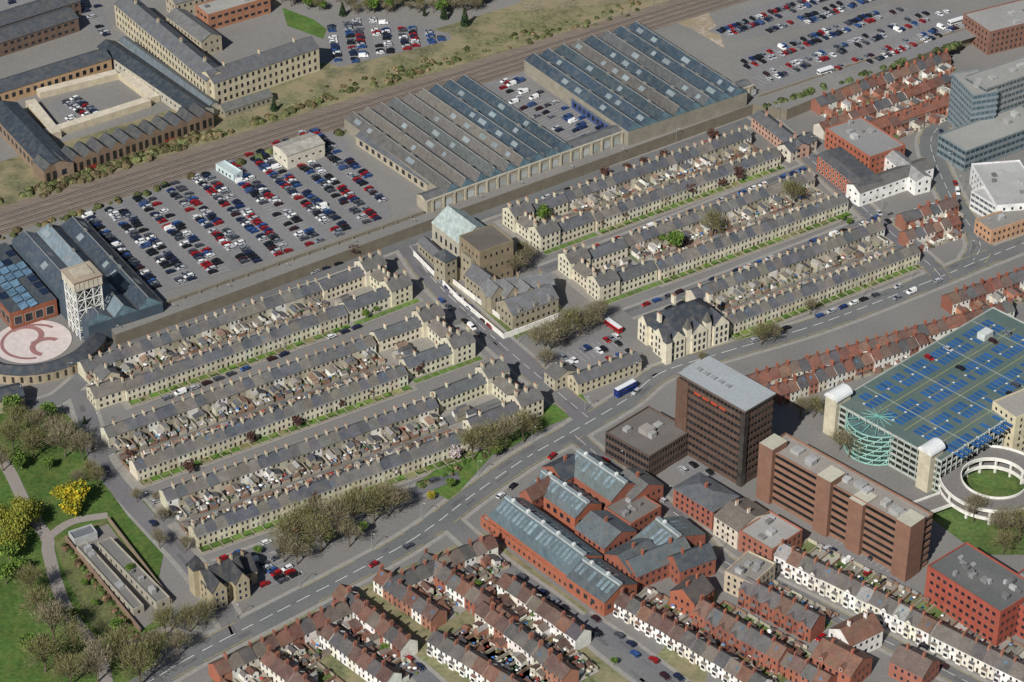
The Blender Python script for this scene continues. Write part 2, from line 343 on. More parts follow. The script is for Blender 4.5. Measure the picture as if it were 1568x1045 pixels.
for i in range(140):
    x=U(60,330); bush(hedges,P(x,292-.345*(x-60)+U(-4,12),ZP),U(1,2.8),J(random.choice([C(94,94,62),C(108,98,72)]),.3),40)
for i in range(120):
    t=R(); bush(hedges,P(420+t*560,170-t*160+U(-14,10),ZP),U(.6,1.8),J(random.choice([C(94,98,62),C(120,108,78),C(84,92,56)]),.3),24)
for i in range(60):
    t=R(); bush(hedges,P(1165+t*310,166-t*100+U(-3,3),ZP),U(1,2),J(C(84,96,58),.3),30)
# ---------------- vehicles ----------------
def carmesh(col,kind):
    m=MB();q=lambda x,y,z:Vector((x,y,z))
    if kind=='van': prof=[(-2.5,.4),(-2.5,1.1),(-2.45,2.15),(1.2,2.15),(1.9,1.35),(2.5,1.05),(2.55,.4)];hw=.98
    elif kind=='estate': prof=[(-2.2,.35),(-2.25,.85),(-2.05,1.42),(.5,1.45),(1.15,.95),(2.1,.8),(2.2,.35)];hw=.9
    else: prof=[(-2.1,.35),(-2.12,.88),(-1.5,1.42),(.35,1.45),(1.1,.95),(2.0,.78),(2.1,.35)];hw=.88
    tw=lambda z:hw-(max(0,z-.9)*.22)
    n=len(prof); dark=C(30,34,40)
    for i in range(n):
        a=prof[i];b=prof[(i+1)%n]
        c=col
        if kind!='van' and i in (1,3): c=dark
        if kind=='van' and i==3: c=dark
        m.face([q(a[0],-tw(a[1]),a[1]),q(a[0],tw(a[1]),a[1]),q(b[0],tw(b[1]),b[1]),q(b[0],-tw(b[1]),b[1])],c,'gloss')
    for s in (-1,1):
        pts=[q(x,s*tw(z),z) for x,z in prof]; m.face(pts if s<0 else pts[::-1],col,'gloss')
        if kind!='van': w=[(prof[1][0]+.35,.93),(prof[2][0]+.1,1.34),(prof[3][0],1.36),(prof[4][0]-.1,.96)]
        else: w=[(.7,1.3),(.7,1.95),(1.15,1.95),(1.75,1.35)]
        w=[q(x,s*(tw(z)+.015),z) for x,z in w]; m.face(w,dark,'gloss')
        for wx in (-1.35,1.3):
            pts=[q(wx+.33*math.cos(k*math.pi/4),s*(hw+.02),.33+.33*math.sin(k*math.pi/4)) for k in range(8)]
            m.face(pts,C(25,25,25),'plain')
            p2=[p-Vector((0,s*.22,0)) for p in pts]
            for k in range(8): m.face([pts[k],pts[(k+1)%8],p2[(k+1)%8],p2[k]],C(25,25,25),'plain')
        m.face([q(prof[-1][0]-.02,s*.55-.2,.55),q(prof[-1][0]-.02,s*.55+.2,.55),q(prof[-1][0]-.06,s*.55+.2,.72),q(prof[-1][0]-.06,s*.55-.2,.72)],C(230,230,230),'gloss')
    return m.mesh('car_body')
cc=[(C(176,178,182),4),(C(225,226,226),3),(C(26,27,30),6),(C(34,44,72),4),(C(150,25,28),4),(C(78,81,88),5),(C(50,84,140),2),(C(120,126,134),3),(C(60,30,34),1),(C(30,52,104),1)]
CM=[]
for c,wt in cc:
    for k in ('hatch','estate'):
        me=carmesh(c,k); CM+= [me]*wt
VM=[carmesh(C(236,236,234),'van'),carmesh(C(236,236,234),'van'),carmesh(C(60,80,120),'van')]
def car(p,ang,van=False):
    o=bpy.data.objects.new('parked_van' if van else 'parked_car',random.choice(VM if van else CM)); bpy.context.scene.collection.objects.link(o)
    o.location=p; o.rotation_euler=(0,0,ang+(math.pi if R()<.5 else 0)+U(-.03,.03))
def carline(x0,y0,x1,y1,z=0.33,prob=.7,sp=6.0,van=.06,zp=0):
    a=P(x0,y0,zp);b=P(x1,y1,zp);d=b-a;L=d.length;d/=L;t=U(0,3);an=math.atan2(d.y,d.x)
    while t<L:
        if R()<prob: car(a+d*t+Vector((0,0,z)),an,R()<van)
        t+=sp*U(.95,1.15)
def inside(p,w):
    c=False;n=len(w)
    for i in range(n):
        a=w[i];b=w[i-1]
        if (a.y>p.y)!=(b.y>p.y) and p.x<(b.x-a.x)*(p.y-a.y)/(b.y-a.y)+a.x: c=not c
    return c
bays=MB()
def carpark(name,pts,zp,A,B,prob=.85,module=16,surf=C(124,123,124),van=.04,z=.06):
    """double rows of bays running along A->B"""
    w=[P(x,y,zp) for x,y in pts]
    poly(name,pts,zp,surf,'asphalt',dz=z)
    F=Fr(P(*A,zp),P(*B,zp),zp); W=C(200,200,196)
    for i in range(-12,13):
        for side in (-1,1):
            yc=i*module+side*2.6; x=-150; run=prob
            while x<250:
                p=F.p(x,yc,z+.02)
                if inside(p,w):
                    if R()<.05: run=prob*U(.5,1.1)
                    a=F.p(x-1.25,yc-2.3,z+.02);b=F.p(x-1.25,yc+2.3,z+.02);e=F.ex*.06
                    if inside(a,w) and inside(b,w):
                        bays.face([a-e,a+e,b+e,b-e],W,'plain')
                        if R()<run: car(p+F.ey*U(-.3,.3),math.atan2(F.ey.y,F.ey.x)+(0 if side>0 else math.pi),R()<van)
                x+=2.6
carpark('car_park_surface',[(122,332),(330,255),(490,190),(520,205),(590,300),(600,332),(450,385),(250,448),(225,440)],ZP,(262,345),(360,440),.84)
carpark('car_park_surface',[(500,40),(560,25),(690,52),(690,62),(520,103),(500,95)],ZP,(500,45),(510,100),.85,14)
carpark('car_park_surface',[(1085,48),(1150,12),(1330,-30),(1350,5),(1240,40),(1130,62)],ZP,(1100,55),(1250,0),.75,15,van=.02)
carpark('car_park_surface',[(1130,95),(1150,78),(1250,46),(1370,8),(1500,25),(1500,55),(1400,85),(1230,125),(1165,140)],ZP,(1100,55),(1250,0),.6,17,van=.02)
carpark('car_park_surface',[(835,545),(925,505),(985,540),(890,575)],0,(850,560),(940,525),.45,13,z=.19)
carpark('car_park_surface',[(78,160),(120,148),(155,168),(150,190),(110,200)],ZP,(85,175),(115,195),.9,13)
carpark('car_park_surface',[(0,0),(150,0),(180,60),(150,55),(110,20),(0,25)],ZP,(110,5),(150,50),.5,13)
carpark('car_park_surface',[(390,845),(430,850),(470,880),(450,890),(395,905)],0,(400,850),(440,885),.7,12,z=.19)
carpark('car_park_surface',[(1015,715),(1060,700),(1110,735),(1080,750)],0,(1030,720),(1080,700),.6,13,z=.19)
carpark('car_park_surface',[(1195,935),(1240,930),(1330,985),(1300,1010),(1250,990)],0,(1200,940),(1300,995),.5,13,z=.19)
carpark('car_park_surface',[(1290,815),(1380,870),(1400,905),(1340,900),(1240,850)],0,(1250,840),(1350,900),.4,13,z=.19)
carpark('yard_surface',[(735,130),(800,112),(975,215),(885,238)],ZP,(770,130),(930,225),.35,11,van=.3)
bays.obj('parking_bay_markings')
for a in ((255,612,550,502),(240,597,540,485),(240,770,700,600),(250,792,640,650),(330,862,680,732),(340,880,520,812),(185,507,640,352),(190,520,520,405),(860,400,1230,262),(850,413,1200,283),(985,470,1340,338),(990,488,1330,358),(660,420,760,510),(650,440,735,515),(775,325,1130,205),(1150,525,1400,432)): carline(*a,prob=.62)
for a in ((160,720,320,900),(380,968,700,800),(740,782,990,590),(740,850,960,1010),(560,975,650,1040),(1120,860,1500,1050),(1120,848,1420,995),(900,950,1040,1055),(900,690,1060,800),(1300,490,1500,405),(1160,160,1380,360),(1440,200,1475,330)): carline(*a,prob=.3,sp=8)
for a in ((735,838,950,998),(520,930,650,1030),(905,945,1060,1055)): carline(*a,prob=.6)
def bus(name,x,y,x2,y2,col,L=11,dd=True,zp=0):
    m=MB();A=P(x,y,zp);B=P(x2,y2,zp);F=Fr(A,A+(B-A).normalized()*L,zp);h=4.2 if dd else 3
    box(m,F,0,L,0,2.5,.5,h-.25,col,'gloss'); box(m,F,.2,L-.2,.15,2.35,h-.25,h,C(225,228,230),'gloss')
    for zz in ([1.3,2.9] if dd else [1.3]):
        for s,yy in ((0,-.02),(1,2.52)): m.face([F.p(.4,yy,zz),F.p(L-.4,yy,zz),F.p(L-.4,yy,zz+.8),F.p(.4,yy,zz+.8)],C(30,35,42),'glass')
        for xx in (-.02,L+.02): m.face([F.p(xx,.2,zz),F.p(xx,2.3,zz),F.p(xx,2.3,zz+.9),F.p(xx,.2,zz+.9)],C(30,35,42),'glass')
    for wx in (2,L-3):
        for yy in (-.03,2.53):
            m.face([F.p(wx+.5*math.cos(k*math.pi/4),yy,.5+.5*math.sin(k*math.pi/4)) for k in range(8)],C(20,20,20),'plain')
    o=m.obj(name); o.location.z+=.3
bus('double_decker_bus',946,612,980,594,C(30,60,150)); bus('red_bus',925,498,945,512,C(190,30,30),10,False); bus('red_bus',1418,76,1445,62,C(190,30,30),10,True,0)
bus('white_lorry',1255,118,1280,110,C(225,225,225),9,False,ZP); bus('white_lorry',1455,42,1490,32,C(225,225,225),11,False,ZP)
# ---------------- railway village ----------------
RS=(C(102,101,100),C(92,94,99),C(112,108,102),C(84,88,95)); SW=(C(212,204,180),C(200,191,168),C(220,213,192)); SB=(C(176,168,150),C(194,187,168),C(226,223,215),C(152,145,128))
XR=(C(94,95,98),C(116,110,102),C(80,83,91),C(136,112,96),C(150,148,144))
def pair(A,B,W,gN=2.4,gS=4.0,dx0=0,dx1=0):
    F=Fr(P(*A),P(*B),0); L=F.len; y=(W-16)/2-1.6
    q=F.p; zz=.13+.003*len(pave.f); pave.face([q(-3,-5.6,zz),q(L+2,-5.6,zz),q(L+2,W+4.2,zz),q(-3,W+4.2,zz)],C(144,140,133),'plain')
    yardg.face([q(0,8+y-.3,.17),q(L,8+y-.3,.17),q(L,W-8-y+.3,.17),q(0,W-8-y+.3,.17)],C(112,110,107),'asphalt')
    terrace('stone_terrace',q(0,0,0),q(L,0,0),0,8,5.8,2.5,4.6,SW,SB,RS,1.0,y,gS,extroof=XR,clutter=8,sk=.1)
    terrace('stone_terrace',q(L+dx1,W,0),q(dx0,W,0),0,8,5.8,2.5,4.6,SW,SB,RS,1.0,y,gN,extroof=XR,clutter=8,sk=.25)
    return F
def endblock(A,B,W,side):
    F=Fr(P(*A),P(*B),0);L=F.len;q=F.p
    zz=.13+.003*len(pave.f); pave.face([q(-3,-4,zz),q(L+4,-4,zz),q(L+4,W+4,zz),q(-3,W+4,zz)],C(144,140,133),'plain')
    m=MB()
    for y0 in (0,W-10):
        x0=L-11 if side>0 else 0
        building('',q(x0,y0,0),q(x0+11,y0,0),10,8.8,roof='gable',rise=3,wc=J(CREAM,.05),rc=J(RS[0],.1),st=3,sp=2.6,m=m)
        for cx in (x0+.5,x0+10.5,x0+5.5): chimney(m,F,cx,y0+5,11.6,STONE,.8,2,1.5,4)
        a,b=(0,x0) if side>0 else (11,L)
        if b-a>2:
            building('',q(a,y0+1,0),q(b,y0+1,0),8,6.2,rise=2.5,wc=J(CREAM,.05),rc=J(RS[1],.1),st=2,sp=2.4,m=m,ch=2)
    x0=L-9 if side>0 else 1
    building('',q(x0,10,0),q(x0+8,10,0),W-20,6.2,axis='y',rise=2.6,wc=J(CREAM,.06),rc=J(RS[2],.1),st=2,sp=2.6,m=m,ch=3)
    for k in range(6):
        xx=U(1,8) if side>0 else U(10,max(11,L-4)); yy=U(11,W-15); hh=U(2.3,4)
        building('',q(xx,yy,0),q(xx+U(2.5,5),yy,0),U(2,4),hh,rise=.9,wc=J(random.choice(SB),.1),rc=J(random.choice(XR),.2),st=0,m=m)
    m.obj('stone_corner_house')
    x=1
    while x<L-1:
        hedges.face([q(x,-3,.21),q(x+4,-3,.21),q(x+4,-.05,.21),q(x,-.05,.21)],J(C(90,116,54),.15),'grass'); x+=4.3
pair((195,616),(533,497),31,dx0=-8)
pair((212,738),(625,590),35)
pair((303,840),(722,690),35)
endblock((537,496),(632,460),31,1); endblock((628,584),(728,548),35,1); endblock((727,678),(832,636),35,1)
endblock((828,387),(912,356),31,-1); endblock((918,464),(1008,431),33,-1)
pair((914,355),(1195,254),31); pair((1010,430),(1298,325),33); pair((1118,514),(1408,403),33)
pave.obj('pavement_slab')
building('stone_house',P(148,628),P(192,614),10,6,rise=2.6,wc=SW[0],rc=RS[2],ch=2)
building('stone_house',P(158,600),P(185,590),8,6,axis='y',rise=2.6,wc=SW[1],rc=RS[0],ch=1)
def wallrun(name,pts,h,t,col,zb=0,arch=0):
    m=MB()
    for (a,b) in zip(pts[:-1],pts[1:]):
        F=Fr(P(*a,zb),P(*b,zb),zb); box(m,F,0,F.len,0,t,0,h,col,'wall'); box(m,F,-.1,F.len+.1,-.12,t+.12,h,h+.25,J(col,.1))
        if arch:
            x=arch/2
            while x<F.len-2:
                box(m,F,x-.35,x+.35,-.45,-.01,0,h,J(col,.08)); x+=arch
            for k in range(int(F.len/60)):
                xc=30+k*60; m.face([F.p(xc-6,-.04,2.6),F.p(xc+6,-.04,2.6),F.p(xc+6,-.04,4),F.p(xc-6,-.04,4)],C(60,58,55),'glass')
    m.obj(name)
wallrun('stone_retaining_wall',[(173,514),(650,345)],7.3,.8,C(130,124,110),0,8)
wallrun('stone_boundary_wall',[(1160,166),(1300,118),(1480,60)],6.8,.6,C(140,132,118))
# ---------------- works sheds ----------------
def shed(name,Wp,Sp,Ep,z,n,cols,eave=7,z0=ZP,wc=C(146,140,126),rise=3.4,sky=.5):
    """multi-ridge shed; ridges run Wp->Sp, bays stack toward Ep; points at eave level"""
    A=P(*Wp,z0+eave);B=P(*Sp,z0+eave);E=P(*Ep,z0+eave)
    F=Fr(A,B,z0); d=(E-B).dot(F.ey); m=MB(); w=d/n; L=F.len
    box(m,F,0,L,0,d,0,eave-.1,wc,'wall',top=C(90,95,98),tmat='metalroof')
    for i in range(n):
        y0=i*w;y1=y0+w;ym=y0+w*.5;c1,c2=cols[i%len(cols)];q=F.p;k=1.6
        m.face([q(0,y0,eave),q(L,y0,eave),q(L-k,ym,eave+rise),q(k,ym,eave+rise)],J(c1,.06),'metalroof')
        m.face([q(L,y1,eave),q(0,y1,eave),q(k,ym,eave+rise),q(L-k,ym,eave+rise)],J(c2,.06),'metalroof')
        m.face([q(L,y0,eave),q(L,y1,eave),q(L-k,ym,eave+rise)],C(84,104,112),'glass'); m.face([q(0,y1,eave),q(0,y0,eave),q(k,ym,eave+rise)],c1,'metalroof')
        box(m,F,k,L-k,ym-.15,ym+.15,eave+rise-.1,eave+rise+.12,C(150,152,150)); box(m,F,0,L,y1-.3,y1+.3,eave-.05,eave+.25,C(64,66,68))
        x=U(3,8)
        while x<L-6:
            l=U(2.5,6)
            if R()<sky*.8:
                ya,yb=y0+w*.12,y0+w*.34
                za=eave+rise*(ya-y0)/(w/2)+.12;zb=eave+rise*(yb-y0)/(w/2)+.12
                m.face([q(x,ya,za),q(x+l,ya,za),q(x+l,yb,zb),q(x,yb,zb)],J(C(128,138,142),.15),'plain')
            if R()<.35: box(m,F,x,x+2.2,ym-.5,ym+.5,eave+rise-.4,eave+rise+.7,J(C(120,120,115),.25))
            if R()<.2:
                ya=y0+w*.62;yb=y0+w*.85;za=eave+rise*(y1-ya)/(w/2)+.1;zb=eave+rise*(y1-yb)/(w/2)+.1
                m.face([q(x,ya,za),q(x+l,ya,za),q(x+l,yb,zb),q(x,yb,zb)],J(C(150,153,150),.15),'plain')
            x+=l+U(3,10)
    return m.obj(name)
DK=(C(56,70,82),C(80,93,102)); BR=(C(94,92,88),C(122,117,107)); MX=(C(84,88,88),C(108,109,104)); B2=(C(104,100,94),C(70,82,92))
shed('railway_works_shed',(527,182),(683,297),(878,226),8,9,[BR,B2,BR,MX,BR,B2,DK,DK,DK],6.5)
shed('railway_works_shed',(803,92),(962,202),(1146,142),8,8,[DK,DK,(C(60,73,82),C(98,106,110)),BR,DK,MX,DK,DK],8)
F0=Fr(P(655,344),P(1153,164),0); m=MB(); L=F0.len
box(m,F0,0,L,.2,9,0,12,C(166,158,140),top=C(100,98,94),tmat='slate'); box(m,F0,0,L,-.1,.6,12,12.8,C(184,177,160))
gable(m,F0,0,L,1.2,9,12,1.5,C(98,100,102),STONE,'x',ov=0)
x=3
while x<L-3:
    box(m,F0,x-.5,x+.5,-.35,.19,0,12,C(180,172,152))
    q=F0.p;a=x+1.2;b=x+5;zb,zt=6.6,10.2
    m.face([q(a,.15,zb),q(b,.15,zb),q(b,.15,zt-.8),q((a+b)/2+1,.15,zt-.1),q((a+b)/2,.15,zt),q((a+b)/2-1,.15,zt-.1),q(a,.15,zt-.8)],J(C(176,180,176),.18),'wall')
    if R()<.8: m.face([q(a+.5,.13,1),q(b-.5,.13,1),q(b-.5,.13,4.2),q(a+.5,.13,4.2)],J(C(76,72,68),.2),'wall')
    x+=6.2
m.obj('railway_works_arcade_building')
building('works_office_range',P(545,222,ZP),P(655,296,ZP),7,5,base=ZP,rise=1.8,wc=C(170,160,140),rc=C(92,96,100),st=1,sp=5,w=2.5,wh=2.5)
building('works_loading_shed',P(875,165,ZP),P(935,208,ZP),8,5,base=ZP,roof='gable',rise=1.5,wc=C(60,80,130),rc=C(90,96,100),st=1,sp=4,w=2.5,wh=2.5)
building('white_office_building',P(441,260,ZP),P(498,240,ZP),13,7.5,base=ZP,roof='gable',rise=1.6,wc=C(212,206,188),rc=C(164,161,152),st=1,sp=4,w=1.2,wh=1)
building('portable_cabin',P(358,278,ZP),P(372,272,ZP),14,3,base=ZP,roof='flat',wc=C(200,215,215),rc=C(185,200,198),st=1)
WS=C(188,178,153)
building('stone_works_offices',P(330,163,ZP),P(490,108,ZP),14,13,base=ZP,rise=4,wc=C(198,187,160),rc=C(94,96,100),st=3,sp=3.4,w=1.4,wh=2.2,ch=3)
building('stone_works_offices',P(178,40,ZP),P(318,160,ZP),13,13,base=ZP,rise=4,wc=WS,rc=C(96,99,103),st=3,sp=3.4,w=1.4,wh=2.2,ch=4)
building('stone_works_wing',P(256,48,ZP),P(310,88,ZP),12,9,base=ZP,rise=3,wc=C(174,164,144),rc=C(108,109,109),st=2,sp=3.4)
building('stone_works_wing',P(270,30,ZP),P(420,-10,ZP),12,9,base=ZP,rise=3,wc=C(174,164,144),rc=C(108,109,109),st=2,sp=3.4)
building('curved_brick_building',P(320,48,ZP),P(415,20,ZP),14,9,base=ZP,roof='flat',wc=C(166,118,92),rc=C(160,158,152),st=2,sp=4,w=2.5,plant=4)
building('curved_brick_building',P(350,18,ZP),P(440,-5,ZP),14,10,base=ZP,roof='flat',wc=C(200,188,156),rc=C(165,162,155),st=2,sp=4,w=2.5,plant=3)
building('stone_lodge',P(345,182,ZP),P(418,158,ZP),8,4,base=ZP,rise=2.5,wc=C(146,140,122),rc=C(104,106,104),st=1)
building('long_works_shed',P(150,88,ZP),P(300,192,ZP),11,6,base=ZP,rise=2.6,wc=C(176,171,157),rc=C(56,64,72),st=1,sp=4,rmat='metalroof')
building('long_works_shed',P(182,78,ZP),P(320,180,ZP),6,6,base=ZP,rise=1.5,wc=C(176,171,157),rc=C(104,114,120),st=0,rmat='metalroof')
for a,b in (((0,62),(125,22)),((0,88),(122,48)),):
    building('brick_workshop',P(*a,ZP),P(*b,ZP),15,8,base=ZP,rise=3,wc=C(116,96,84),rc=C(76,80,85),st=2,sp=4,w=2)
building('brick_workshop',P(-10,165,ZP),P(172,108,ZP),13,7,base=ZP,rise=3,wc=C(182,152,118),rc=C(72,78,85),st=1,sp=4,w=2,wh=2.5)
building('brick_workshop',P(-15,190,ZP),P(70,283,ZP),15,8,base=ZP,rise=3,wc=C(142,122,104),rc=C(54,62,72),st=1,sp=5,w=2.5,wh=3,rmat='metalroof')
F=Fr(P(70,284,ZP),P(328,196,ZP),ZP); m=MB(); L=F.len; n=13; u=L/n
for i in range(n):
    wc=J(C(130,110,92),.08); box(m,F,i*u,(i+1)*u-.01,0,12,0,7.5,wc); gable(m,F,i*u,(i+1)*u,0,12,7.5,3.0,J(C(76,78,80),.1),wc,'y',ov=.0)
    for k in (.27,.73): m.face([F.p((i+k)*u-1,-.05,1.5),F.p((i+k)*u+1,-.05,1.5),F.p((i+k)*u+1,-.05,6),F.p((i+k)*u-1,-.05,6)],C(50,48,46),'glass')
    if i in (3,9): m.face([F.p(i*u+1,-.07,.2),F.p(i*u+u-1,-.07,.2),F.p(i*u+u-1,-.07,2.5),F.p(i*u+1,-.07,2.5)],C(150,40,30),'wall')
m.obj('gabled_brick_workshop')
m=MB()
for pts in ([(62,152),(182,122)],[(182,122),(232,160)],[(75,214),(232,164)],[(40,165),(80,215)]):
    F=Fr(P(*pts[0],ZP),P(*pts[1],ZP),ZP); box(m,F,0,F.len,0,5,0,3.5+.02*len(m.f),C(196,184,158),top=C(204,194,174))
m.obj('courtyard_colonnade')
shed('outlet_shopping_shed',(18,368),(135,500),(238,452),8,3,[(C(66,78,88),C(104,112,118)),(C(116,132,140),C(56,66,76)),(C(56,68,78),C(54,62,70))],11,z0=0,wc=C(70,84,96),rise=4,sky=.6)
F=Fr(P(-60,392,9),P(15,480,9),0); m=MB(); box(m,F,0,F.len,0,22,0,9,C(142,86,64),top=C(70,76,82),tmat='metalroof')
for i in range(9):
    for j in range(5):
        x=1.5+i*F.len/9; y=1.2+j*4.2
        if j in (1,2) or i in (3,4): m.face([F.p(x,y,9.1),F.p(x+F.len/9-1,y,9.1),F.p(x+F.len/9-1,y+3.6,9.8),F.p(x,y+3.6,9.8)],J(C(96,124,146),.2),'glass')
        elif R()<.5: m.face([F.p(x,y,9.1),F.p(x+F.len/9-1,y,9.1),F.p(x+F.len/9-1,y+3.6,9.3),F.p(x,y+3.6,9.3)],J(C(34,44,66),.2),'glass')
wins(m,F,0,0,F.len,0,0,8,1,5,3.5,4); wins(m,F,F.len,0,F.len,22,0,8,1,5,3.5,4); m.obj('glass_roofed_mall')
def beam(m,a,b,r,col,mat='wall'):
    d=(b-a);d.normalize();s=d.cross(Vector((0.3,.2,1))).normalized()*r;t=d.cross(s).normalized()*r
    c=[s+t,s-t,-s-t,-s+t]
    for i in range(4): m.face([a+c[i],a+c[(i+1)%4],b+c[(i+1)%4],b+c[i]],col,mat)
m=MB(); F=Fr(P(124,521,0),P(170,506,0),0); w=12; H=25; WC=C(228,227,220)
for xx in (0,w/3,2*w/3,w):
    for yy in (0,w/3,2*w/3,w):
        if xx in (0,w) or yy in (0,w): box(m,F,xx-.22,xx+.22,yy-.22,yy+.22,0,H,WC)
for k in range(1,6):
    z=k*H/5
    for a in ((-.3,w+.3,-.2,.2),(-.3,w+.3,w-.2,w+.2),(-.2,.2,.26,w-.26),(w-.2,w+.2,.26,w-.26)): box(m,F,a[0],a[1],a[2],a[3],z-.35,z+.01*k,WC,bottom=True)
box(m,F,3.6,8.4,3.6,8.4,0,H,C(70,72,74))
for k in range(5):
    z0=k*H/5;z1=z0+H/5-.4
    for i in range(3):
        x0=i*w/3;x1=x0+w/3
        for f in (lambda x,z:F.p(x,0,z),lambda x,z:F.p(0,x,z),lambda x,z:F.p(w,x,z)):
            beam(m,f(x0,z0),f(x1,z1),.09,WC);beam(m,f(x1,z0),f(x0,z1),.09,WC)
box(m,F,-.6,w+.6,-.6,w+.6,H+.1,H+4.5,C(205,196,178),bottom=True)
for k in range(7): box(m,F,-.6+k*(w+.9)/6-.0,-.4+k*(w+.9)/6,-.75,-.61,H+.1,H+4.5,C(180,172,155))
box(m,F,-.9,w+.9,-.9,w+.9,H+4.5,H+4.9,C(150,110,85),top=C(160,148,130),tmat='asphalt')
box(m,F,2,w-2,2,w-2,H+4.9,H+5.6,C(175,165,148)); box(m,F,.4,w-.4,.4,3.5,0,3,C(60,120,180))
m.obj('water_tower')
m=MB(); c=P(50,524,0)
def disc(m,c,r0,r1,z,col,mat,n=48,t0=0,t1=2*math.pi):
    for i in range(n):
        a=t0+i*(t1-t0)/n;b=t0+(i+1)*(t1-t0)/n
        f=lambda r,t:Vector((c.x+r*math.cos(t),c.y+r*math.sin(t),z))
        if r0>0: m.face([f(r0,a),f(r1,a),f(r1,b),f(r0,b)],col,mat)
        else: m.face([Vector((c.x,c.y,z)),f(r1,a),f(r1,b)],col,mat)
disc(m,c,0,17,.30,C(206,194,190),'plain'); disc(m,c,12.5,14,.33,C(146,108,106),'plain',t0=1,t1=5); disc(m,P(38,516),6,8.5,.35,C(150,110,108),'plain',t0=-1,t1=2.6); disc(m,P(72,532),5,7.5,.37,C(150,110,108),'plain',t0=1,t1=4.5)
m.obj('circular_plaza_paving')
m=MB(); WCc=C(126,88,70)
for i in range(20):
    a=math.radians(222+i*6.6);b=math.radians(228.6+i*6.6);r0,r1=25,33
    f=lambda r,t,z:Vector((c.x+r*math.cos(t),c.y+r*math.sin(t),z))
    m.face([f(r1,a,0),f(r1,b,0),f(r1,b,5),f(r1,a,5)],J(C(160,148,124),.05)); m.face([f(r0,b,0),f(r0,a,0),f(r0,a,5),f(r0,b,5)],WCc)
    m.face([f(r1+.3,a,5),f(r1+.3,b,5),f((r0+r1)/2,b,7.2),f((r0+r1)/2,a,7.2)],SLD,'slate'); m.face([f(r0,b,5),f(r0,a,5),f((r0+r1)/2,a,7.2),f((r0+r1)/2,b,7.2)],SLD,'slate')
    m.face([f(r1+.06,a+.04,1),f(r1+.06,b-.04,1),f(r1+.06,b-.04,4),f(r1+.06,a+.04,4)],C(60,56,52),'glass')
    if i in (0,19):
        t=a if i==0 else b; m.face([f(r0,t,0),f(r1,t,0),f(r1,t,5),f((r0+r1)/2,t,7.1),f(r0,t,5)],WCc)
m.obj('curved_brick_museum')
building('stone_works_range',P(-90,655),P(40,625),11,6,rise=2.5,wc=C(172,162,138),rc=SLD,st=1,sp=4,w=2,wh=3)
# ---------------- Mechanics institute ----------------
m=MB(); ST=C(158,149,128)
building('',P(662,372),P(705,405),18,11,axis='x',rise=6,wc=C(176,170,154),rc=C(166,178,174),st=1,sp=4,w=1.5,wh=3.5,m=m,rmat='metalroof')
building('',P(706,428),P(722,440),8,14,roof='flat',wc=ST,rc=C(112,105,95),st=3,m=m)
building('',P(735,443),P(786,425),17,19,roof='flat',wc=C(142,128,104),rc=C(98,92,86),st=3,sp=3,w=.9,wh=1.6,m=m,lintel=False)
building('',P(712,446),P(738,466),10,9,rise=4,wc=ST,rc=SL,st=2,m=m)
building('',P(745,478),P(850,464),12,8,rise=4.5,wc=ST,rc=C(108,110,113),st=2,m=m,ch=3)
building('',P(785,506),P(855,480),13,8,rise=4.5,wc=ST,rc=C(108,110,113),st=2,m=m,ch=2,dormers=3)
for x in (752,775,800):
    F=Fr(P(x,482),P(x+22,474),0); gable(m,F,0,8,0,8,9,4.5,C(112,114,115),ST,'y'); box(m,F,0,8,0,8,0,9,ST); wins(m,F,0,0,8,0,0,9,2,2.5,1.1,2.2)
building('',P(640,385),P(690,432),6,5,rise=2.5,wc=ST,rc=SL,st=1,m=m)
building('',P(682,440),P(700,432),8,13,roof='hip',rise=4,wc=ST,rc=SLD,st=3,m=m)
m.obj('mechanics_institute')
wallrun('white_hoarding',[(633,392),(700,460),(771,520),(855,488)],2.5,.15,C(236,234,226))
wallrun('white_hoarding',[(690,432),(765,490)],2.3,.15,C(230,227,216))
m=MB(); wc=C(224,216,192)
A=P(1022,552);B=P(1112,520)
F=building('',A,B,21,10,roof='hip',rise=8,wc=wc,rc=C(58,64,72),st=3,sp=3,w=1.2,wh=2,m=m)
L=F.len
for x in (0,L*.5-4,L-8):
    box(m,F,x,x+8,-1.5,4,0,10,wc); gable(m,F,x,x+8,-1.5,7,10,4.5,C(68,72,80),wc,'y',ov=0); wins(m,F,x,-1.5,x+8,-1.5,0,10,3,2.4,1.1,2)
for x in (L*.33,L*.66):
    box(m,F,x-1.4,x+1.4,-1,2,0,13,wc); hip(m,F,x-1.4,x+1.4,-1,2,13,5,C(100,98,92),ov=.1)
for y in (2,14):
    box(m,F,-1.5,3,y,y+7,0,10,wc); gable(m,F,-1.5,6,y,y+7,10,4,C(68,72,80),wc,'x',ov=0); wins(m,F,-1.5,y+7,-1.5,y,0,10,3,2.4,1.1,2)
for x,y in ((2,10),(L-2,12),(L/2,19)): chimney(m,F,x,y,15,wc,1,2.5,2.5,5)
box(m,F,-3,0,-3,0,0,11,wc); hip(m,F,-3,0,-3,0,11,6,C(80,82,84),ov=.1)
m.obj('gothic_railway_museum')
building('stone_terrace',P(885,606),P(982,570),8,6,rise=2.5,wc=C(192,182,156),rc=C(98,99,101),ch=6)
building('stone_house',P(850,600),P(885,586),8,6,rise=2.5,axis='y',wc=C(184,175,154),rc=C(98,97,95),ch=1)
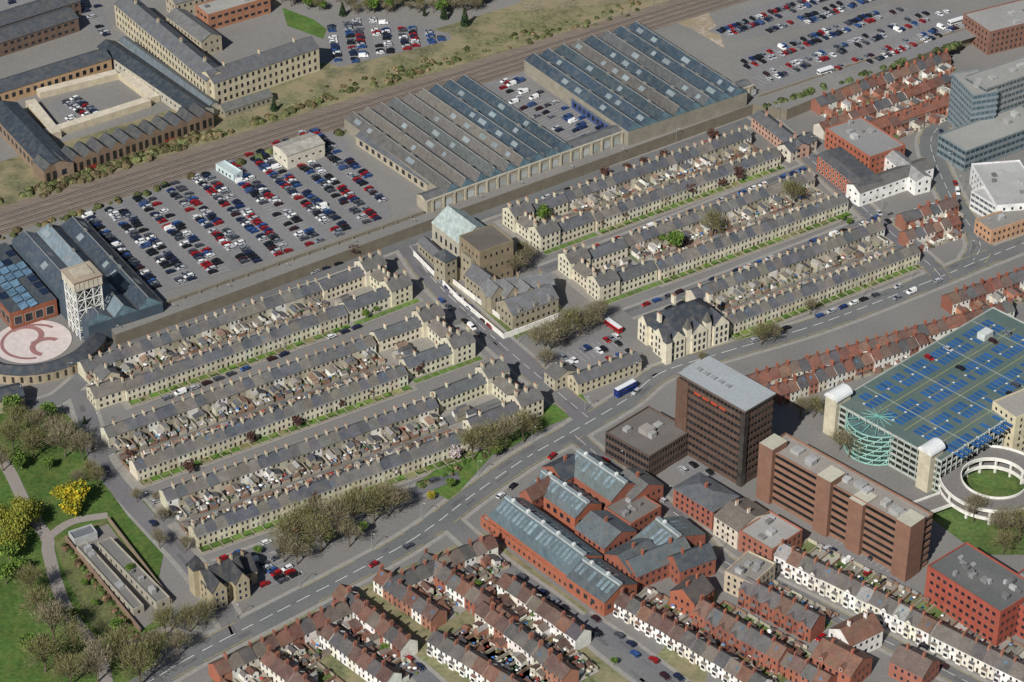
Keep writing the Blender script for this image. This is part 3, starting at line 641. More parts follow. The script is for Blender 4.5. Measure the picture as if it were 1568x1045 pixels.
# ---------------- east and north-east ----------------
RBs=(C(122,82,70),C(106,76,68),C(104,88,82),C(92,92,95),C(126,98,84),C(84,84,88)); WB=(C(230,227,218),C(216,208,192),C(146,98,82),C(168,118,96),C(230,227,218))
BRK=(C(148,90,72),C(158,98,78),C(136,84,70))
k2=dict(roofs=RBs,extroof=RBs+(C(150,148,144),),chcol=BRICK,clutter=6,steps=.5)
terrace('brick_terrace',P(1536,478),P(1135,592),0,8,5.5,2.8,5,BRK,WB,ext=1,yard=9,**k2)
terrace('brick_terrace',P(1195,622),P(1420,540),0,8,5.5,2.8,5,WB,WB,ext=1,yard=6,**k2)
terrace('brick_terrace',P(1568,425),P(1440,470),0,8,5.5,2.8,5,BRK,WB,ext=1,yard=8,**k2)
terrace('brick_terrace',P(1580,520),P(1500,545),0,8,5.5,2.8,5,BRK,WB,ext=1,yard=6,**k2)
for a,b in (((1245,205),(1350,165)),((1290,190),(1440,128)),((1350,200),(1450,160)),((1240,168),(1440,95)),((1370,345),(1452,318)),((1375,372),(1455,345))):
    terrace('brick_terrace',P(*b),P(*a),0,7.5,5.3,2.6,5.5,WB,WB,ext=1,yard=4,**k2)
building('long_brick_shop_row',P(1210,250),P(1250,230),9,6,rise=2.6,wc=C(204,196,180),rc=C(82,86,90),ch=2)
building('long_brick_shop_row',P(1150,195),P(1215,246),9,6,rise=2.6,wc=C(186,150,132),rc=C(90,93,97),ch=3)
building('brick_public_house',P(1250,262),P(1312,312),14,9,roof='mansard',rise=3,wc=C(170,100,76),rc=C(78,80,85),st=3,sp=3,fr=C(225,220,210))
building('brick_public_house',P(1262,225),P(1330,270),22,10,roof='flat',wc=C(164,98,76),rc=C(140,139,138),st=3,sp=3,plant=5)
building('white_rendered_building',P(1315,318),P(1428,278),10,8,rise=2.2,wc=C(240,239,233),rc=C(100,99,98),st=2,sp=4,w=1.2,wh=1)
building('white_rendered_building',P(1345,255),P(1400,300),9,8,rise=2.2,wc=C(234,233,227),rc=C(150,150,149),st=2,sp=4)
building('brick_shops',P(1340,215),P(1452,176),9,6,rise=2.5,wc=C(160,98,80),rc=C(128,84,70),ch=2)
def office(name,A,B,d,h,fl,wall,glass,z0=0,band=.45,roofc=C(155,155,151),mull=3.0,plant=4):
    m=MB();F=Fr(A,B,z0);L=F.len;fh=h/fl
    box(m,F,.25,L-.25,.25,d-.25,0,h-.1,glass,'glass')
    for k in range(fl+1):
        z=k*fh; hb=fh*band if k<fl else .9
        for a in ((0,L,0,.3),(0,L,d-.3,d),(0,.3,.3,d-.3),(L-.3,L,.3,d-.3)): box(m,F,a[0],a[1],a[2],a[3],z,z+hb,wall,bottom=True)
    if mull:
        for s in range(int(L/mull)+1):
            x=min(L-.3,s*mull); box(m,F,x,x+.22,.06,.24,0,h,wall); box(m,F,x,x+.22,d-.24,d-.06,0,h,wall)
        for s in range(int(d/mull)+1):
            y=min(d-.3,s*mull); box(m,F,.06,.24,y,y+.22,0,h,wall); box(m,F,L-.24,L-.06,y,y+.22,0,h,wall)
    m.face([F.p(.3,.3,h+.05),F.p(L-.3,.3,h+.05),F.p(L-.3,d-.3,h+.05),F.p(.3,d-.3,h+.05)],roofc,'asphalt')
    for i in range(plant):
        a=U(2,L-6);b=U(2,max(2.1,d-6)); box(m,F,a,a+U(2,5),b,b+U(1.5,4),h+.05,h+U(1,2.4),J(C(165,165,163),.12))
    return m,F
m,_=office('',P(1476,264),P(1600,218),20,11,3,C(124,134,137),C(60,78,88),plant=3); m.obj('glass_office_podium')
m,_=office('',P(1502,212),P(1606,176),16,27,8,C(138,141,140),C(74,88,96),mull=2.5); m.obj('glass_office_tower')
m,_=office('',P(1450,184),P(1482,218),14,25.6,8,C(128,139,144),C(82,102,112),mull=2.5,plant=2); m.obj('glass_office_tower')
building('brown_brick_apartment_block',P(1512,85),P(1610,60),24,13,roof='flat',wc=C(134,98,84),rc=C(150,148,145),st=4,sp=3,plant=4)
m,_=office('',P(1524,345),P(1640,300),18,9,3,C(220,220,216),C(90,95,100),plant=5,roofc=C(176,176,174)); m.obj('white_office_building')
building('white_office_building',P(1484,280),P(1522,345),24,10,roof='flat',wc=C(228,228,225),rc=C(174,174,172),st=3,sp=4,plant=4)
building('tan_brick_building',P(1516,375),P(1620,340),12,7,roof='flat',wc=C(190,150,118),rc=C(140,137,132),st=2,plant=3)
# ---------------- dark office tower and podium ----------------
HT=36
A=P(1041,577,HT);Bp=P(1141,634,HT);A.z=Bp.z=0
m,F=office('',A,Bp,17,HT,10,C(92,72,62),C(36,40,44),band=.5,roofc=C(176,182,182),mull=2.0,plant=0)
L=F.len
box(m,F,-1.5,7,3,13,0,HT+1.5,C(104,78,66),top=C(166,170,170)); box(m,F,-1.2,5,-.5,3,0,HT-1,C(98,74,62)); box(m,F,L-2,L+.4,-.4,2,0,HT-1,C(70,66,62),'glass')
for k in range(4): m.face([F.p(8+k*4.6,-.08,HT-4.3),F.p(11.6+k*4.6,-.08,HT-4.3),F.p(11.6+k*4.6,-.08,HT-3),F.p(8+k*4.6,-.08,HT-3)],C(170,70,42))
box(m,F,-.6,L+.6,-.6,17.6,HT+.9,HT+1.8,C(96,86,80),top=C(160,166,168),tmat='asphalt')
for k in range(5): box(m,F,3+k*4,5+k*4,6,8,HT+1.8,HT+2.6,C(140,145,146))
m.obj('office_tower')
A=P(927,664,11);Bp=P(994,702,11);A.z=Bp.z=0
m,F=office('',A,Bp,26,11,3,C(92,76,68),C(38,40,44),band=.4,roofc=C(108,103,99),mull=1.6,plant=3); box(m,F,9,14,10,15,11,13.5,C(150,145,140),'wall'); m.obj('office_podium_block')
HB=24
A=P(1170,686,HB);Bp=P(1396,812,HB);A.z=Bp.z=0
m,F=office('',A,Bp,13,HB,7,C(140,106,88),C(34,34,36),band=.5,roofc=C(148,142,134),mull=0,plant=12)
L=F.len
for t in (0,.4,.62,.93):
    box(m,F,L*t-1,L*t+6,-2,7,0,HB+(3 if t in (0,.4,.93) else .5),C(132,98,82),top=C(188,184,166),tmat='asphalt')
m.obj('brown_brick_office_block')
# multi-storey car park
HM=15.5
A=P(1277,617,HM);Bp=P(1441,708,HM);A.z=Bp.z=0
F=Fr(A,Bp,0);L=F.len;d=105;m=MB()
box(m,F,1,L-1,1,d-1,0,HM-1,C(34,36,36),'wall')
for k in range(6):
    z=k*3.0
    for a in ((0,L,0,.4),(0,L,d-.4,d),(0,.4,.4,d-.4),(L-.4,L,.4,d-.4)): box(m,F,a[0],a[1],a[2],a[3],z,z+1.0,C(178,184,176),bottom=True)
m.face([F.p(.4,.4,HM),F.p(L-.4,.4,HM),F.p(L-.4,d-.4,HM),F.p(.4,d-.4,HM)],C(86,104,100),'asphalt')
x=0
while x<L: box(m,F,x,x+.35,-.25,-.01,0,HM+1,C(168,178,170)); x+=3.4
y=0
while y<d: box(m,F,L+.01,L+.3,y,y+.35,0,HM+1,C(180,186,180)); y+=3.4
for bx in (4,19.5,35,50.5):
    for k in range(int((d-16)/2.6)):
        y=8+k*2.6
        if k%9==8: continue
        for sx in (0,5.4):
            if R()<.12: continue
            m.face([F.p(bx+sx,y,HM+.03),F.p(bx+sx+4.3,y,HM+.03),F.p(bx+sx+4.3,y+2.0,HM+.03),F.p(bx+sx,y+2.0,HM+.03)],J(C(42,90,142),.16),'plain')
        if k%3==0: m.face([F.p(bx+4.4,y,HM+.05),F.p(bx+5.4,y,HM+.05),F.p(bx+5.4,y+.9,HM+.05),F.p(bx+4.4,y+.9,HM+.05)],C(210,215,215),'plain')
for s in range(3):
    xx=15.5*s+16.6; m.face([F.p(xx,6,HM+.03),F.p(xx+.15,6,HM+.03),F.p(xx+.15,d-6,HM+.03),F.p(xx,d-6,HM+.03)],C(200,190,90),'plain')
for s in range(4):
    yy=18+s*24; box(m,F,.5,L-.5,yy,yy+.25,HM+.002,HM+.25,C(140,150,145))
box(m,F,10,14,d-24,d-18,HM,HM+3,C(200,205,200)); box(m,F,40,44,d-30,d-24,HM,HM+3,C(200,205,200))
for i in range(9):
    car(F.p(U(3,L-3),U(50,d-4),HM+.06),math.atan2(F.ex.y,F.ex.x))
def turret(F,x,y,w,dp,h,wc):
    box(m,F,x,x+w,y,y+dp,0,h,wc)
    for i in range(8):
        a=math.pi*i/8;b=math.pi*(i+1)/8;f=lambda t,yy:F.p(x+w/2-w*.6*math.cos(t),yy,h+w*.45*math.sin(t))
        m.face([f(a,y-.4),f(b,y-.4),f(b,y+dp+.4),f(a,y+dp+.4)],C(225,228,226),'gloss')
    m.face([F.p(x+w/2-w*.6*math.cos(math.pi*i/8),y-.38,h+w*.45*math.sin(math.pi*i/8)) for i in range(9)],C(225,225,222))
turret(F,-3,-2,6,9,HM+3,C(200,192,168)); turret(F,L-9,-3,6,8,HM+3,C(200,192,168)); turret(F,L-1,d-40,7,7,HM+3,C(200,192,168))
m.obj('multi_storey_car_park')
m=MB(); c=P(1343,662,8); c=Vector((c.x,c.y,0)); r=13
for k in range(7):
    z=k*2.3+.4
    for i in range(28):
        a=i*2*math.pi/28;b=a+2*math.pi/28
        f=lambda t,zz,rr=r:Vector((c.x+rr*math.cos(t),c.y+rr*math.sin(t),zz))
        m.face([f(a,z),f(b,z),f(b,z+.5),f(a,z+.5)],C(150,195,182)); m.face([f(a,z+.5),f(b,z+.5),f(b,z+.5,r-.4),f(a,z+.5,r-.4)],C(150,195,182))
        if k<6: beam(m,f(a,z),f(b if (i+k)%2 else a,z+2.3),.14,C(160,200,188))
        if k==0: m.face([f(a,0,r-1),f(b,0,r-1),f(b,14,r-1),f(a,14,r-1)],C(60,80,80),'glass')
for i in range(14):
    a=i*2*math.pi/14; beam(m,Vector((c.x,c.y,16.2)),Vector((c.x+r*math.cos(a),c.y+r*math.sin(a),14.8)),.12,C(120,180,172)); 
disc(m,c,0,r-1,14,C(90,116,114),'glass'); m.obj('glass_spiral_stair_drum')
m=MB(); c=P(1522,737,6)
def ring(m,c,r0,r1,z0,z1,top,side,n=56):
    for i in range(n):
        a=i*2*math.pi/n;b=(i+1)*2*math.pi/n;f=lambda r,t,z:Vector((c.x+r*math.cos(t),c.y+r*math.sin(t),z))
        m.face([f(r0,a,z1),f(r1,a,z1),f(r1,b,z1),f(r0,b,z1)],top,'asphalt'); m.face([f(r1,a,z0),f(r1,b,z0),f(r1,b,z1),f(r1,a,z1)],side); m.face([f(r0,b,z0),f(r0,a,z0),f(r0,a,z1),f(r0,b,z1)],side)
WR=C(232,230,222)
for z in (3,7):
    ring(m,c,13.3,21.7,z-.6,z,C(122,119,116),WR); ring(m,c,21.6,22,z-.5,z+1,WR,WR); ring(m,c,13,13.4,z-.5,z+1,WR,WR)
for i in range(14):
    a=i*2*math.pi/14
    for r in (14,21): beam(m,Vector((c.x+r*math.cos(a),c.y+r*math.sin(a),0)),Vector((c.x+r*math.cos(a),c.y+r*math.sin(a),6.3)),.4,WR)
disc(m,Vector((c.x,c.y,0)),0,12,.25,C(80,104,52),'grass'); F=Fr(Vector((c.x-60,c.y-30,0)),Vector((c.x-20,c.y-8,0)),0)
box(m,F,0,F.len,-4,4,2.4,2.97,WR,top=C(122,119,116),tmat='asphalt',bottom=True); box(m,F,0,F.len,-4.3,-4.01,2.4,4,WR); box(m,F,0,F.len,4.01,4.3,2.4,4,WR)
m.obj('circular_car_park_ramp')
building('tan_office_tower',P(1548,700),P(1640,660),14,19,roof='flat',wc=C(212,200,168),rc=C(160,156,148),st=6,sp=3)
for a,b,d,h in (((1420,868),(1532,940),22,16),((1522,905),(1600,950),25,14)):
    A=P(*a,h);B=P(*b,h);A.z=B.z=0; building('red_brick_office',A,B,d,h,roof='flat',wc=C(160,82,66),rc=C(98,100,99),st=4,sp=3,w=1.6,wh=1.5,plant=14)
# ---------------- baths / school group ----------------
RB=C(152,92,74); RO=C(164,98,74); GR=C(92,100,104)
def glassgable(name,A,B,d,h,rise,wc,rc,axis='x',sk=True):
    m=MB();F=building('',A,B,d,h,rise=rise,wc=wc,rc=rc,axis=axis,st=1,sp=4,w=2,wh=2.2,m=m,rmat='metalroof');L=F.len;q=F.p
    nn=int((L if axis=='x' else d)/2.4)
    for i in range(nn):
        for s in (0,1):
            t0,t1=.35,.85
            x=i*2.4+.5
            y=lambda t:(d/2*t if s==0 else d-d/2*t)
            if R()<.85: m.face([q(x,y(t0),h+rise*t0+.12),q(x+1.5,y(t0),h+rise*t0+.12),q(x+1.5,y(t1),h+rise*t1+.12),q(x,y(t1),h+rise*t1+.12)],J(C(116,132,138),.2),'glass')
    box(m,F,0,L,d/2-.8,d/2+.8,h+rise-.3,h+rise+.7,C(176,182,182),top=C(130,142,145))
    for i in range(int(L/9)): box(m,F,4+i*9,5.2+i*9,d/2-.6,d/2+.6,h+rise+.7,h+rise+1.6,C(215,218,215))
    m.obj(name)
glassgable('victorian_baths_hall',P(748,812),P(868,902),18,7,5,RO,C(88,104,110))
glassgable('victorian_baths_hall',P(810,765),P(880,815),14,7,4,RO,C(92,102,106))
glassgable('victorian_baths_hall',P(862,745),P(935,795),16,9,5,RB,C(98,108,108))
glassgable('victorian_baths_hall',P(868,905),P(925,945),17,7,4,RO,C(80,88,92))
glassgable('victorian_baths_hall',P(965,850),P(1000,878),26,7,5,RB,C(98,106,106))
building('brick_boundary_range',P(736,806),P(920,942),2.5,4,roof='flat',wc=RO,rc=C(150,140,130),st=1,sp=3)
building('brick_baths_annex',P(880,830),P(925,862),17,7,roof='gable',rise=4,wc=RB,rc=GR,ch=1)
building('brick_baths_annex',P(925,800),P(965,826),17,7,roof='flat',wc=RB,rc=C(110,106,101),plant=6)
building('brick_baths_annex',P(925,870),P(965,900),16,7,rise=4,axis='y',wc=RB,rc=C(82,88,92),ch=1)
building('brick_baths_annex',P(975,905),P(1060,868),12,7,rise=4,wc=RB,rc=GR,ch=2)
building('brick_baths_annex',P(795,780),P(815,792),14,8,axis='y',rise=4,wc=RB,rc=C(106,78,68),ch=1)
building('brick_baths_annex',P(830,742),P(862,765),13,9,axis='y',rise=4,wc=RB,rc=SLD,ch=1)
building('brick_baths_annex',P(935,765),P(968,790),16,8,rise=4,wc=RB,rc=C(98,98,98),ch=1)
building('brick_flats',P(1030,775),P(1090,812),15,9,roof='hip',rise=2.5,wc=C(152,92,76),rc=C(92,96,100),st=3,ch=1)
building('brick_flats',P(1092,818),P(1128,842),18,9,rise=3,wc=C(210,198,180),rc=C(110,102,95),st=3,ch=2)
building('brick_flats',P(1130,842),P(1180,872),18,9,roof='flat',wc=C(158,102,84),rc=C(158,156,152),st=3,plant=4)
building('brick_villa',P(1025,930),P(1062,950),12,8,rise=4,axis='y',wc=RO,rc=C(86,80,78),ch=2)
building('brick_villa',P(1040,900),P(1095,880),10,8,rise=4,wc=RB,rc=C(70,76,82),ch=2)
# ---------------- southern streets ----------------
RR=(C(106,76,66),C(98,78,72),C(88,86,85),C(116,84,70),C(92,70,64),C(80,78,80),C(108,98,90))
WH=(C(238,236,230),C(226,220,206),C(238,236,230))
GY=[C(88,110,54),C(142,138,128),C(80,100,52),C(134,124,106),C(160,155,145),C(104,114,68)]
kw=dict(depth=8,h=5.6,rise=3.0,unit=5.4,roofs=RR,extroof=RR+(C(160,156,150),),chcol=C(140,94,80),yg=GY,clutter=7,steps=.45,bushp=.9)
terrace('white_terrace',P(1184,872),P(1420,992),0,9,7,3,5.6,walls=WH,backs=WB,roofs=(C(98,94,92),C(144,143,140),C(112,86,74)),ext=1,yard=14,bay=True,fg=.6,chcol=C(160,112,92),yg=GY,steps=.4)
terrace('white_terrace',P(1424,994),P(1600,1082),0,9,6.5,3,5.6,walls=WH,backs=WB,roofs=(C(88,86,85),C(106,99,95)),ext=1,yard=14,bay=True,chcol=C(160,112,92))
terrace('white_terrace',P(940,940),P(1160,1075),0,walls=WH,backs=BRK+WH,ext=1,yard=12,bay=True,**kw)
terrace('brick_terrace',P(655,1000),P(790,1085),0,walls=WH,backs=BRK+WH,ext=1,yard=12,bay=True,**kw)
terrace('brick_terrace',P(870,1030),P(752,942),0,walls=WB,backs=WB,ext=1,yard=11,**kw)
terrace('brick_terrace',P(905,985),P(785,897),0,walls=WB,backs=WH,ext=1,yard=10,**kw)
terrace('brick_terrace',P(640,1000),P(536,915),0,walls=WB,backs=WH+BRK,ext=1,yard=10,**kw)
terrace('brick_terrace',P(572,905),P(660,968),0,walls=WB,backs=WB,ext=1,yard=12,**kw)
terrace('brick_terrace',P(640,880),P(770,975),0,walls=BRK+WH,backs=WB,ext=1,yard=12,**kw)
terrace('brick_terrace',P(800,1010),P(860,1060),0,walls=WB,backs=WB,ext=1,yard=10,**kw)
terrace('brick_terrace',P(745,838),P(590,905),0,walls=BRK,backs=WB,ext=1,yard=8,**kw)
terrace('brick_terrace',P(520,938),P(320,1035),0,walls=BRK,backs=WB,ext=1,yard=10,**kw)
terrace('brick_terrace',P(490,990),P(590,1065),0,walls=WH,backs=WB,ext=1,yard=10,**kw)
terrace('brick_terrace',P(400,1030),P(470,1085),0,walls=WH,backs=WB,ext=1,yard=10,**kw)
kv=dict(depth=9,h=7,rise=3.5,unit=5.5,walls=BRK,backs=WB,roofs=(C(94,92,92),C(108,84,74)),ext=1,yard=10,yg=GY,bay=True,fg=.7,chcol=BRICK,steps=.4,bushp=.7)
terrace('brick_terrace',P(1130,925),P(1240,985),0,**kv)
terrace('brick_terrace',P(1060,960),P(1190,1035),0,**kv)
terrace('brick_terrace',P(1170,1020),P(1260,1070),0,walls=BRK,backs=WB,ext=1,yard=8,**kw)
building('brick_flats',P(1108,905),P(1150,925),16,9,roof='flat',wc=C(192,178,154),rc=C(140,136,128),st=3,plant=6)
building('brick_house',P(1240,1030),P(1300,1062),14,8,rise=4,wc=C(162,100,80),rc=C(118,86,72),ch=2,st=2,dormers=2)
building('brick_house',P(1300,1015),P(1350,990),12,8,rise=4,wc=C(232,229,222),rc=C(118,86,72),ch=2,st=2)
building('brick_house',P(1360,1035),P(1410,1060),12,7,rise=4,wc=C(156,100,84),rc=C(102,88,82),ch=2,st=2)
m=MB(); wc=C(170,158,130)
F=building('',P(322,930),P(378,908),12,9,rise=5,wc=wc,rc=C(60,62,66),st=3,sp=3,m=m,ch=3); L=F.len
for x in (0,L-6): box(m,F,x,x+6,-3,0,0,9,wc); gable(m,F,x,x+6,-3,6,9,4.5,C(64,66,70),wc,'y'); wins(m,F,x,-3,x+6,-3,0,9,3,2.4,1,1.6)
box(m,F,-2,3,8,13,0,13,wc); hip(m,F,-2,3,8,13,13,5,C(58,60,64)); building('',P(372,900),P(395,893),14,6,rise=3.5,wc=wc,rc=C(60,62,66),m=m,ch=1)
m.obj('victorian_stone_villa')
for a,b,d in (((118,848),(205,945),4.5),((150,842),(240,935),6)):
    building('flat_roofed_garage',P(*a),P(*b),d,3,roof='flat',wc=C(166,160,146),rc=C(118,116,113),st=1,sp=4,plant=4)
building('flat_roofed_garage',P(115,838),P(150,826),6,3,roof='flat',wc=C(176,178,176),rc=C(108,112,116),st=0)
poly('yard_surface',[(108,828),(165,803),(262,930),(215,968)],0,C(124,120,115),'asphalt',dz=.2)
wallrun('stone_boundary_wall',[(100,828),(215,970)],2,.4,C(136,112,96)); wallrun('stone_boundary_wall',[(165,798),(262,925)],2,.4,C(146,130,110))
for i in range(50):
    t=R(); bush(hedges,P(98+t*112,836+t*142+U(-2,2)),U(.8,1.8),J(random.choice([C(80,100,50),C(108,88,68)]),.3))
for i in range(40):
    t=R(); bush(hedges,P(640+t*110,745-t*52+U(-6,6)),U(.6,1.5),J(random.choice([C(80,104,50),C(104,96,68)]),.3))
yardg.obj('yard_ground'); clut.obj('backyard_walls_and_sheds')
# ---------------- trees ----------------
def treemesh(kind,seed):
    random.seed(seed); m=MB(); H={'bare':11,'green':8,'yellow':7,'willow':10,'red':5,'conifer':9,'blossom':6}[kind]; cr={'bare':5.5,'green':3.8,'yellow':5,'willow':6,'red':2.3,'conifer':2.5,'blossom':3}[kind]
    bark=C(104,94,80)
    def limb(a,b,r0,r1,n=5):
        d=(b-a).normalized();s=d.cross(Vector((.31,.2,.9))).normalized();t=d.cross(s)
        for i in range(n):
            u=i*2*math.pi/n;v=(i+1)*2*math.pi/n;e=lambda w,r:(s*math.cos(w)+t*math.sin(w))*r
            m.face([a+e(u,r0),a+e(v,r0),b+e(v,r1),b+e(u,r1)],bark,'leaf')
    top=Vector((U(-.3,.3),U(-.3,.3),H*.4)); limb(Vector((0,0,-.2)),top,.38,.26,6)
    tips=[]
    for i in range(9):
        a=i*2.4+U(-.3,.3); z=U(.55,.98)*H; rr=cr*U(.35,.75)*(1.2-z/H*.6); b=Vector((math.cos(a)*rr,math.sin(a)*rr,z)); limb(top*U(.8,1),b,.2,.09,4)
        for k in range(5):
            c=b+Vector((U(-1,1),U(-1,1),U(-.2,1)))*cr*.35; limb(b if k%2 else (top+b)/2,c,.09,.03,3); tips.append(c)
    tips+= [Vector((0,0,H*.9))]
    pal={'bare':[C(134,122,102),C(118,110,88),C(150,138,114),C(120,122,82)] if seed%2 else [C(128,124,86),C(118,118,74),C(136,124,100),C(110,112,68)],'green':[C(96,122,52),C(70,96,42),C(112,136,62)],'yellow':[C(196,174,44),C(160,150,46),C(118,126,44)],'willow':[C(144,146,60),C(114,124,50),C(158,156,72)],'red':[C(92,64,60),C(78,54,52),C(104,80,68)],'conifer':[C(44,62,40),C(58,78,46),C(38,54,36)],'blossom':[C(216,206,206),C(198,180,184),C(140,130,112)]}[kind]
    n={'bare':2300,'green':1500,'yellow':1700,'willow':2200,'red':600,'conifer':1000,'blossom':900}[kind]
    for i in range(n):
        if kind=='conifer': z=U(.08,1); a=U(0,6.28);r=cr*(1-z)*U(.5,1)+.15; c=Vector((r*math.cos(a),r*math.sin(a),z*H))
        else:
            b=tips[i%len(tips)]; c=b+Vector((random.gauss(0,1),random.gauss(0,1),random.gauss(0,.8)))*cr*.2
            if kind=='willow': c.z-=abs(random.gauss(0,1))*1.8; c.z=max(.6,c.z)
        g=pal[(i%len(tips))%len(pal)] if kind!='conifer' else random.choice(pal); g=J(g,.3)
        v=Vector((U(-1,1),U(-1,1),U(-1,1))).normalized(); s=v.cross(Vector((.3,.5,.7))).normalized()
        if kind=='bare':
            o=(c-top).normalized(); o=(o+v*.5).normalized(); s=o.cross(v).normalized(); l=U(.6,1.3); w=.062
            m.face([c-s*w,c+s*w,c+o*l+s*w*.4,c+o*l-s*w*.4],g,'leaf')
        else:
            k=U(.18,.38)*(1 if kind!='red' else .8); t=v.cross(s); ln=1.8 if kind=='willow' else 1
            if kind=='willow': t=Vector((0,0,1)); k*=.7
            m.face([c-s*k-t*k*ln,c+s*k-t*k*ln,c+s*k+t*k*ln,c-s*k+t*k*ln],g,'leaf')
    return m.mesh(kind+'_tree')
TM={k:[treemesh(k,s) for s in ss] for k,ss in {'bare':(1,2,3,4,15),'green':(5,6),'yellow':(7,),'willow':(8,9),'red':(10,11),'conifer':(12,),'blossom':(13,)}.items()}
random.seed(99)
NM={'bare':'bare_tree','green':'leafy_tree','yellow':'yellow_flowering_shrub','willow':'willow_tree','red':'purple_leaved_tree','conifer':'conifer_tree','blossom':'blossom_tree'}
def tree(x,y,k='bare',s=1.0,z=0):
    o=bpy.data.objects.new(NM[k],random.choice(TM[k])); bpy.context.scene.collection.objects.link(o)
    o.location=P(x,y,z)+Vector((0,0,.05)); o.rotation_euler=(0,0,U(0,6.28)); s*=U(.85,1.12); o.scale=(s,s,s*U(.9,1.1))
for x,y,s in ((20,690,1.1),(52,702,1.2),(100,700,1.2),(128,705,.9),(5,722,1),(140,735,.7),(120,745,.7),(60,665,1.1),(88,682,1.1),(30,665,1.1),(150,745,.7),(60,950,1.2),(85,985,1.3),(115,1005,1.2),(70,1030,1.3),(150,1045,1.3),(190,1025,1.2),(215,1050,1.3),(110,1050,1.2),(255,975,.9),(290,968,1),(315,955,.9),(240,1010,1.1),(275,1005,.9),(50,915,1),(440,845,1.1),(462,832,1.3),(492,845,1.3),(520,822,1.2),(545,808,1.3),(572,800,1.2),(594,792,1.0),(482,812,1),(455,865,.9),(535,838,.9),(612,785,.9),(725,705,1.1),(748,697,1.1),(775,688,1.1),(802,678,1),(810,665,.8),(835,545,1),(850,533,1.1),(868,523,1.2),(888,513,1.1),(906,505,1.1),(918,495,.9),(835,562,.8),(820,530,.8),(1090,362,.9),(1165,530,.8),(1185,525,.7),(1212,318,.9),(1300,700,.9),(1325,705,.9),(1285,690,.8),(1225,640,.9),(1530,825,1.1),(1560,830,1.1),(1490,800,1),(1535,850,1),(1460,470,.6),(1240,482,.7),(805,410,.9),(790,425,.9),(798,395,.7),(1510,65,.8),(250,800,.5),(245,840,.6),(285,845,.6),(580,775,.9),(435,862,.8),(1480,690,.8),(1460,700,.8),(240,770,.4),(1245,640,.7),(1075,560,.5),(210,770,.5)): tree(x,y,'bare',s)
for x,y,s in ((832,342,.8),(1035,385,1),(1012,374,.5),(1410,60,.6),(1100,950,.5),(520,925,.6),(1085,962,.7),(780,470,.5),(45,690,.8),(590,1000,.4),(940,1020,.4),(575,480,.4),(560,488,.4),(1225,300,.6),(15,860,1),(10,895,.9),(30,880,.8),(1060,850,.5),(690,748,.5),(1290,340,.4),(1300,345,.4),(30,720,.9),(75,720,.7),(395,850,.5),(20,640,.9),(75,645,.9),(45,1000,.9),(200,880,.5),(180,970,.6),(130,900,.4),(145,930,.4),(620,930,.4),(730,905,.5),(820,950,.5),(170,1010,.8),(110,955,.6),(500,835,.7),(555,820,.6),(760,700,.6)): tree(x,y,'green',s)
for x,y,s in ((118,775,1.1),(95,765,.8),(660,765,.4),(110,790,.8)): tree(x,y,'yellow',s)
for x,y,s in ((30,820,1.1),(15,850,1.1),(45,800,.9),(0,810,1.1),(35,790,.8)): tree(x,y,'willow',s)
for t in [(385,680),(455,655),(522,625),(568,608),(592,598),(640,575),(290,725),(200,702),(480,775),(585,722),(640,700),(672,690),(880,358),(918,350),(952,338),(985,325),(1020,314),(1055,302),(1105,288),(1130,278),(960,262),(925,272),(985,255),(1015,245),(1090,215),(495,410),(540,395),(410,440)]: tree(*t,'red',U(.8,1.2))
for x,y,s in ((697,705,1),(603,728,.8)): tree(x,y,'blossom',s)
for x,y,s in ((712,40,1),(680,30,.9),(650,25,.6),(420,170,.8),(525,25,.8),(130,650,.5)): tree(x,y,'conifer',s,ZP if y<200 else 0)
for i in range(46): tree(430+i*7+U(-3,3),-2+U(0,22)+i*.15,random.choice(['bare','green','bare']),U(.5,.9),ZP)
for i in range(30): tree(U(540,800),U(-30,0),random.choice(['bare','green']),.9,ZP)
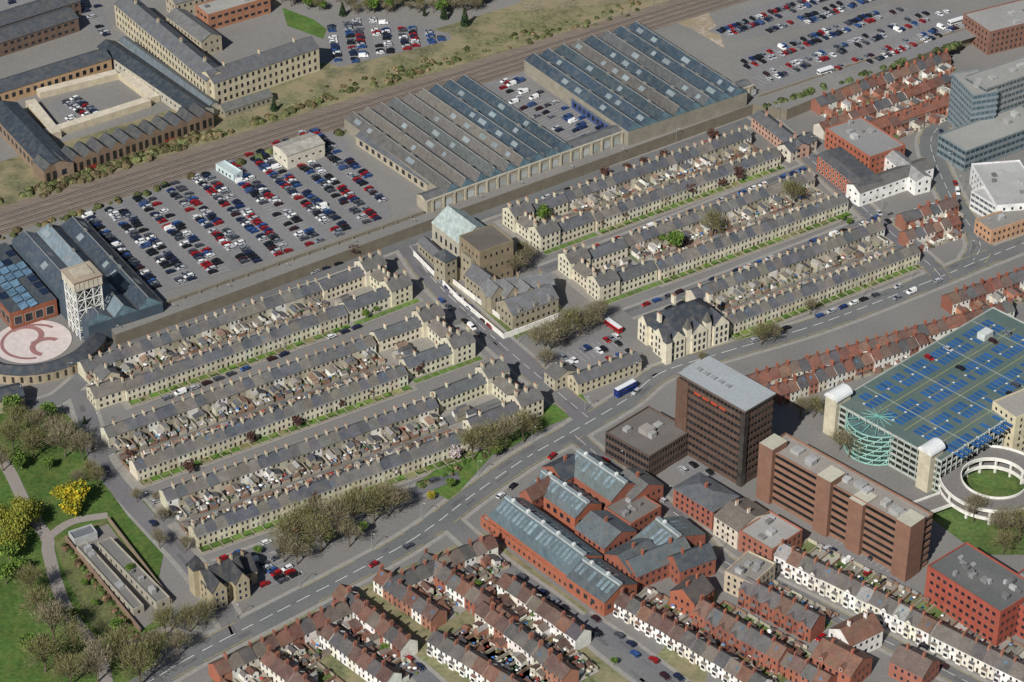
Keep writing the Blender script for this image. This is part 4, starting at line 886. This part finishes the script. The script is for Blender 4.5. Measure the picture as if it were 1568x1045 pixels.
poly('lawn',[(432,12),(480,30),(500,45),(495,60),(440,40)],ZP,C(80,110,50),'grass',dz=.07)
hedges.obj('garden_hedges')
lm=MB(); F=Fr(Vector((0,0,0)),Vector((1,0,0)),0)
for k in range(6):
    a=k*math.pi/3;b=a+math.pi/3;f=lambda t,r,z:Vector((r*math.cos(t),r*math.sin(t),z)); lm.face([f(a,.12,0),f(b,.12,0),f(b,.07,8),f(a,.07,8)],C(150,152,150),'plain')
beam(lm,Vector((0,0,8)),Vector((1.6,0,8.4)),.05,C(150,152,150),'plain'); box(lm,F,1.4,2.2,-.16,.16,8.32,8.5,C(190,192,190),'plain',bottom=True); lme=lm.mesh('lamp')
for p,n in lamps:
    o=bpy.data.objects.new('street_lamp',lme); bpy.context.scene.collection.objects.link(o); o.location=p; o.rotation_euler=(0,0,math.atan2(n.y,n.x))
# ---------------- camera / light ----------------
cam=bpy.data.cameras.new('cam'); co=bpy.data.objects.new('camera',cam); bpy.context.scene.collection.objects.link(co)
co.location=CAM; co.rotation_euler=(math.pi/2-TH,0,0); cam.sensor_width=36; cam.lens=FPX/1568*36; cam.clip_end=9000; cam.clip_start=5
bpy.context.scene.camera=co
el=math.radians(40); az=Vector((-.45,-.893,0)).normalized(); Sd=Vector((az.x*math.cos(el),az.y*math.cos(el),math.sin(el)))
sl=bpy.data.lights.new('sun','SUN'); sl.energy=5.0; sl.angle=math.radians(.5); sl.color=(1,.97,.92); so=bpy.data.objects.new('sun',sl); bpy.context.scene.collection.objects.link(so)
so.rotation_euler=Sd.to_track_quat('Z','Y').to_euler()
w=bpy.data.worlds.new('World'); bpy.context.scene.world=w; w.use_nodes=True; nt=w.node_tree
sk=nt.nodes.new('ShaderNodeTexSky'); sk.sky_type='NISHITA'; sk.sun_disc=False; sk.sun_elevation=el; sk.sun_rotation=math.atan2(az.x,az.y)
bg=nt.nodes['Background']; bg.inputs[1].default_value=.055; nt.links.new(sk.outputs[0],bg.inputs[0])
bpy.context.scene.view_settings.view_transform='Standard'; bpy.context.scene.view_settings.look='None'; bpy.context.scene.view_settings.exposure=0
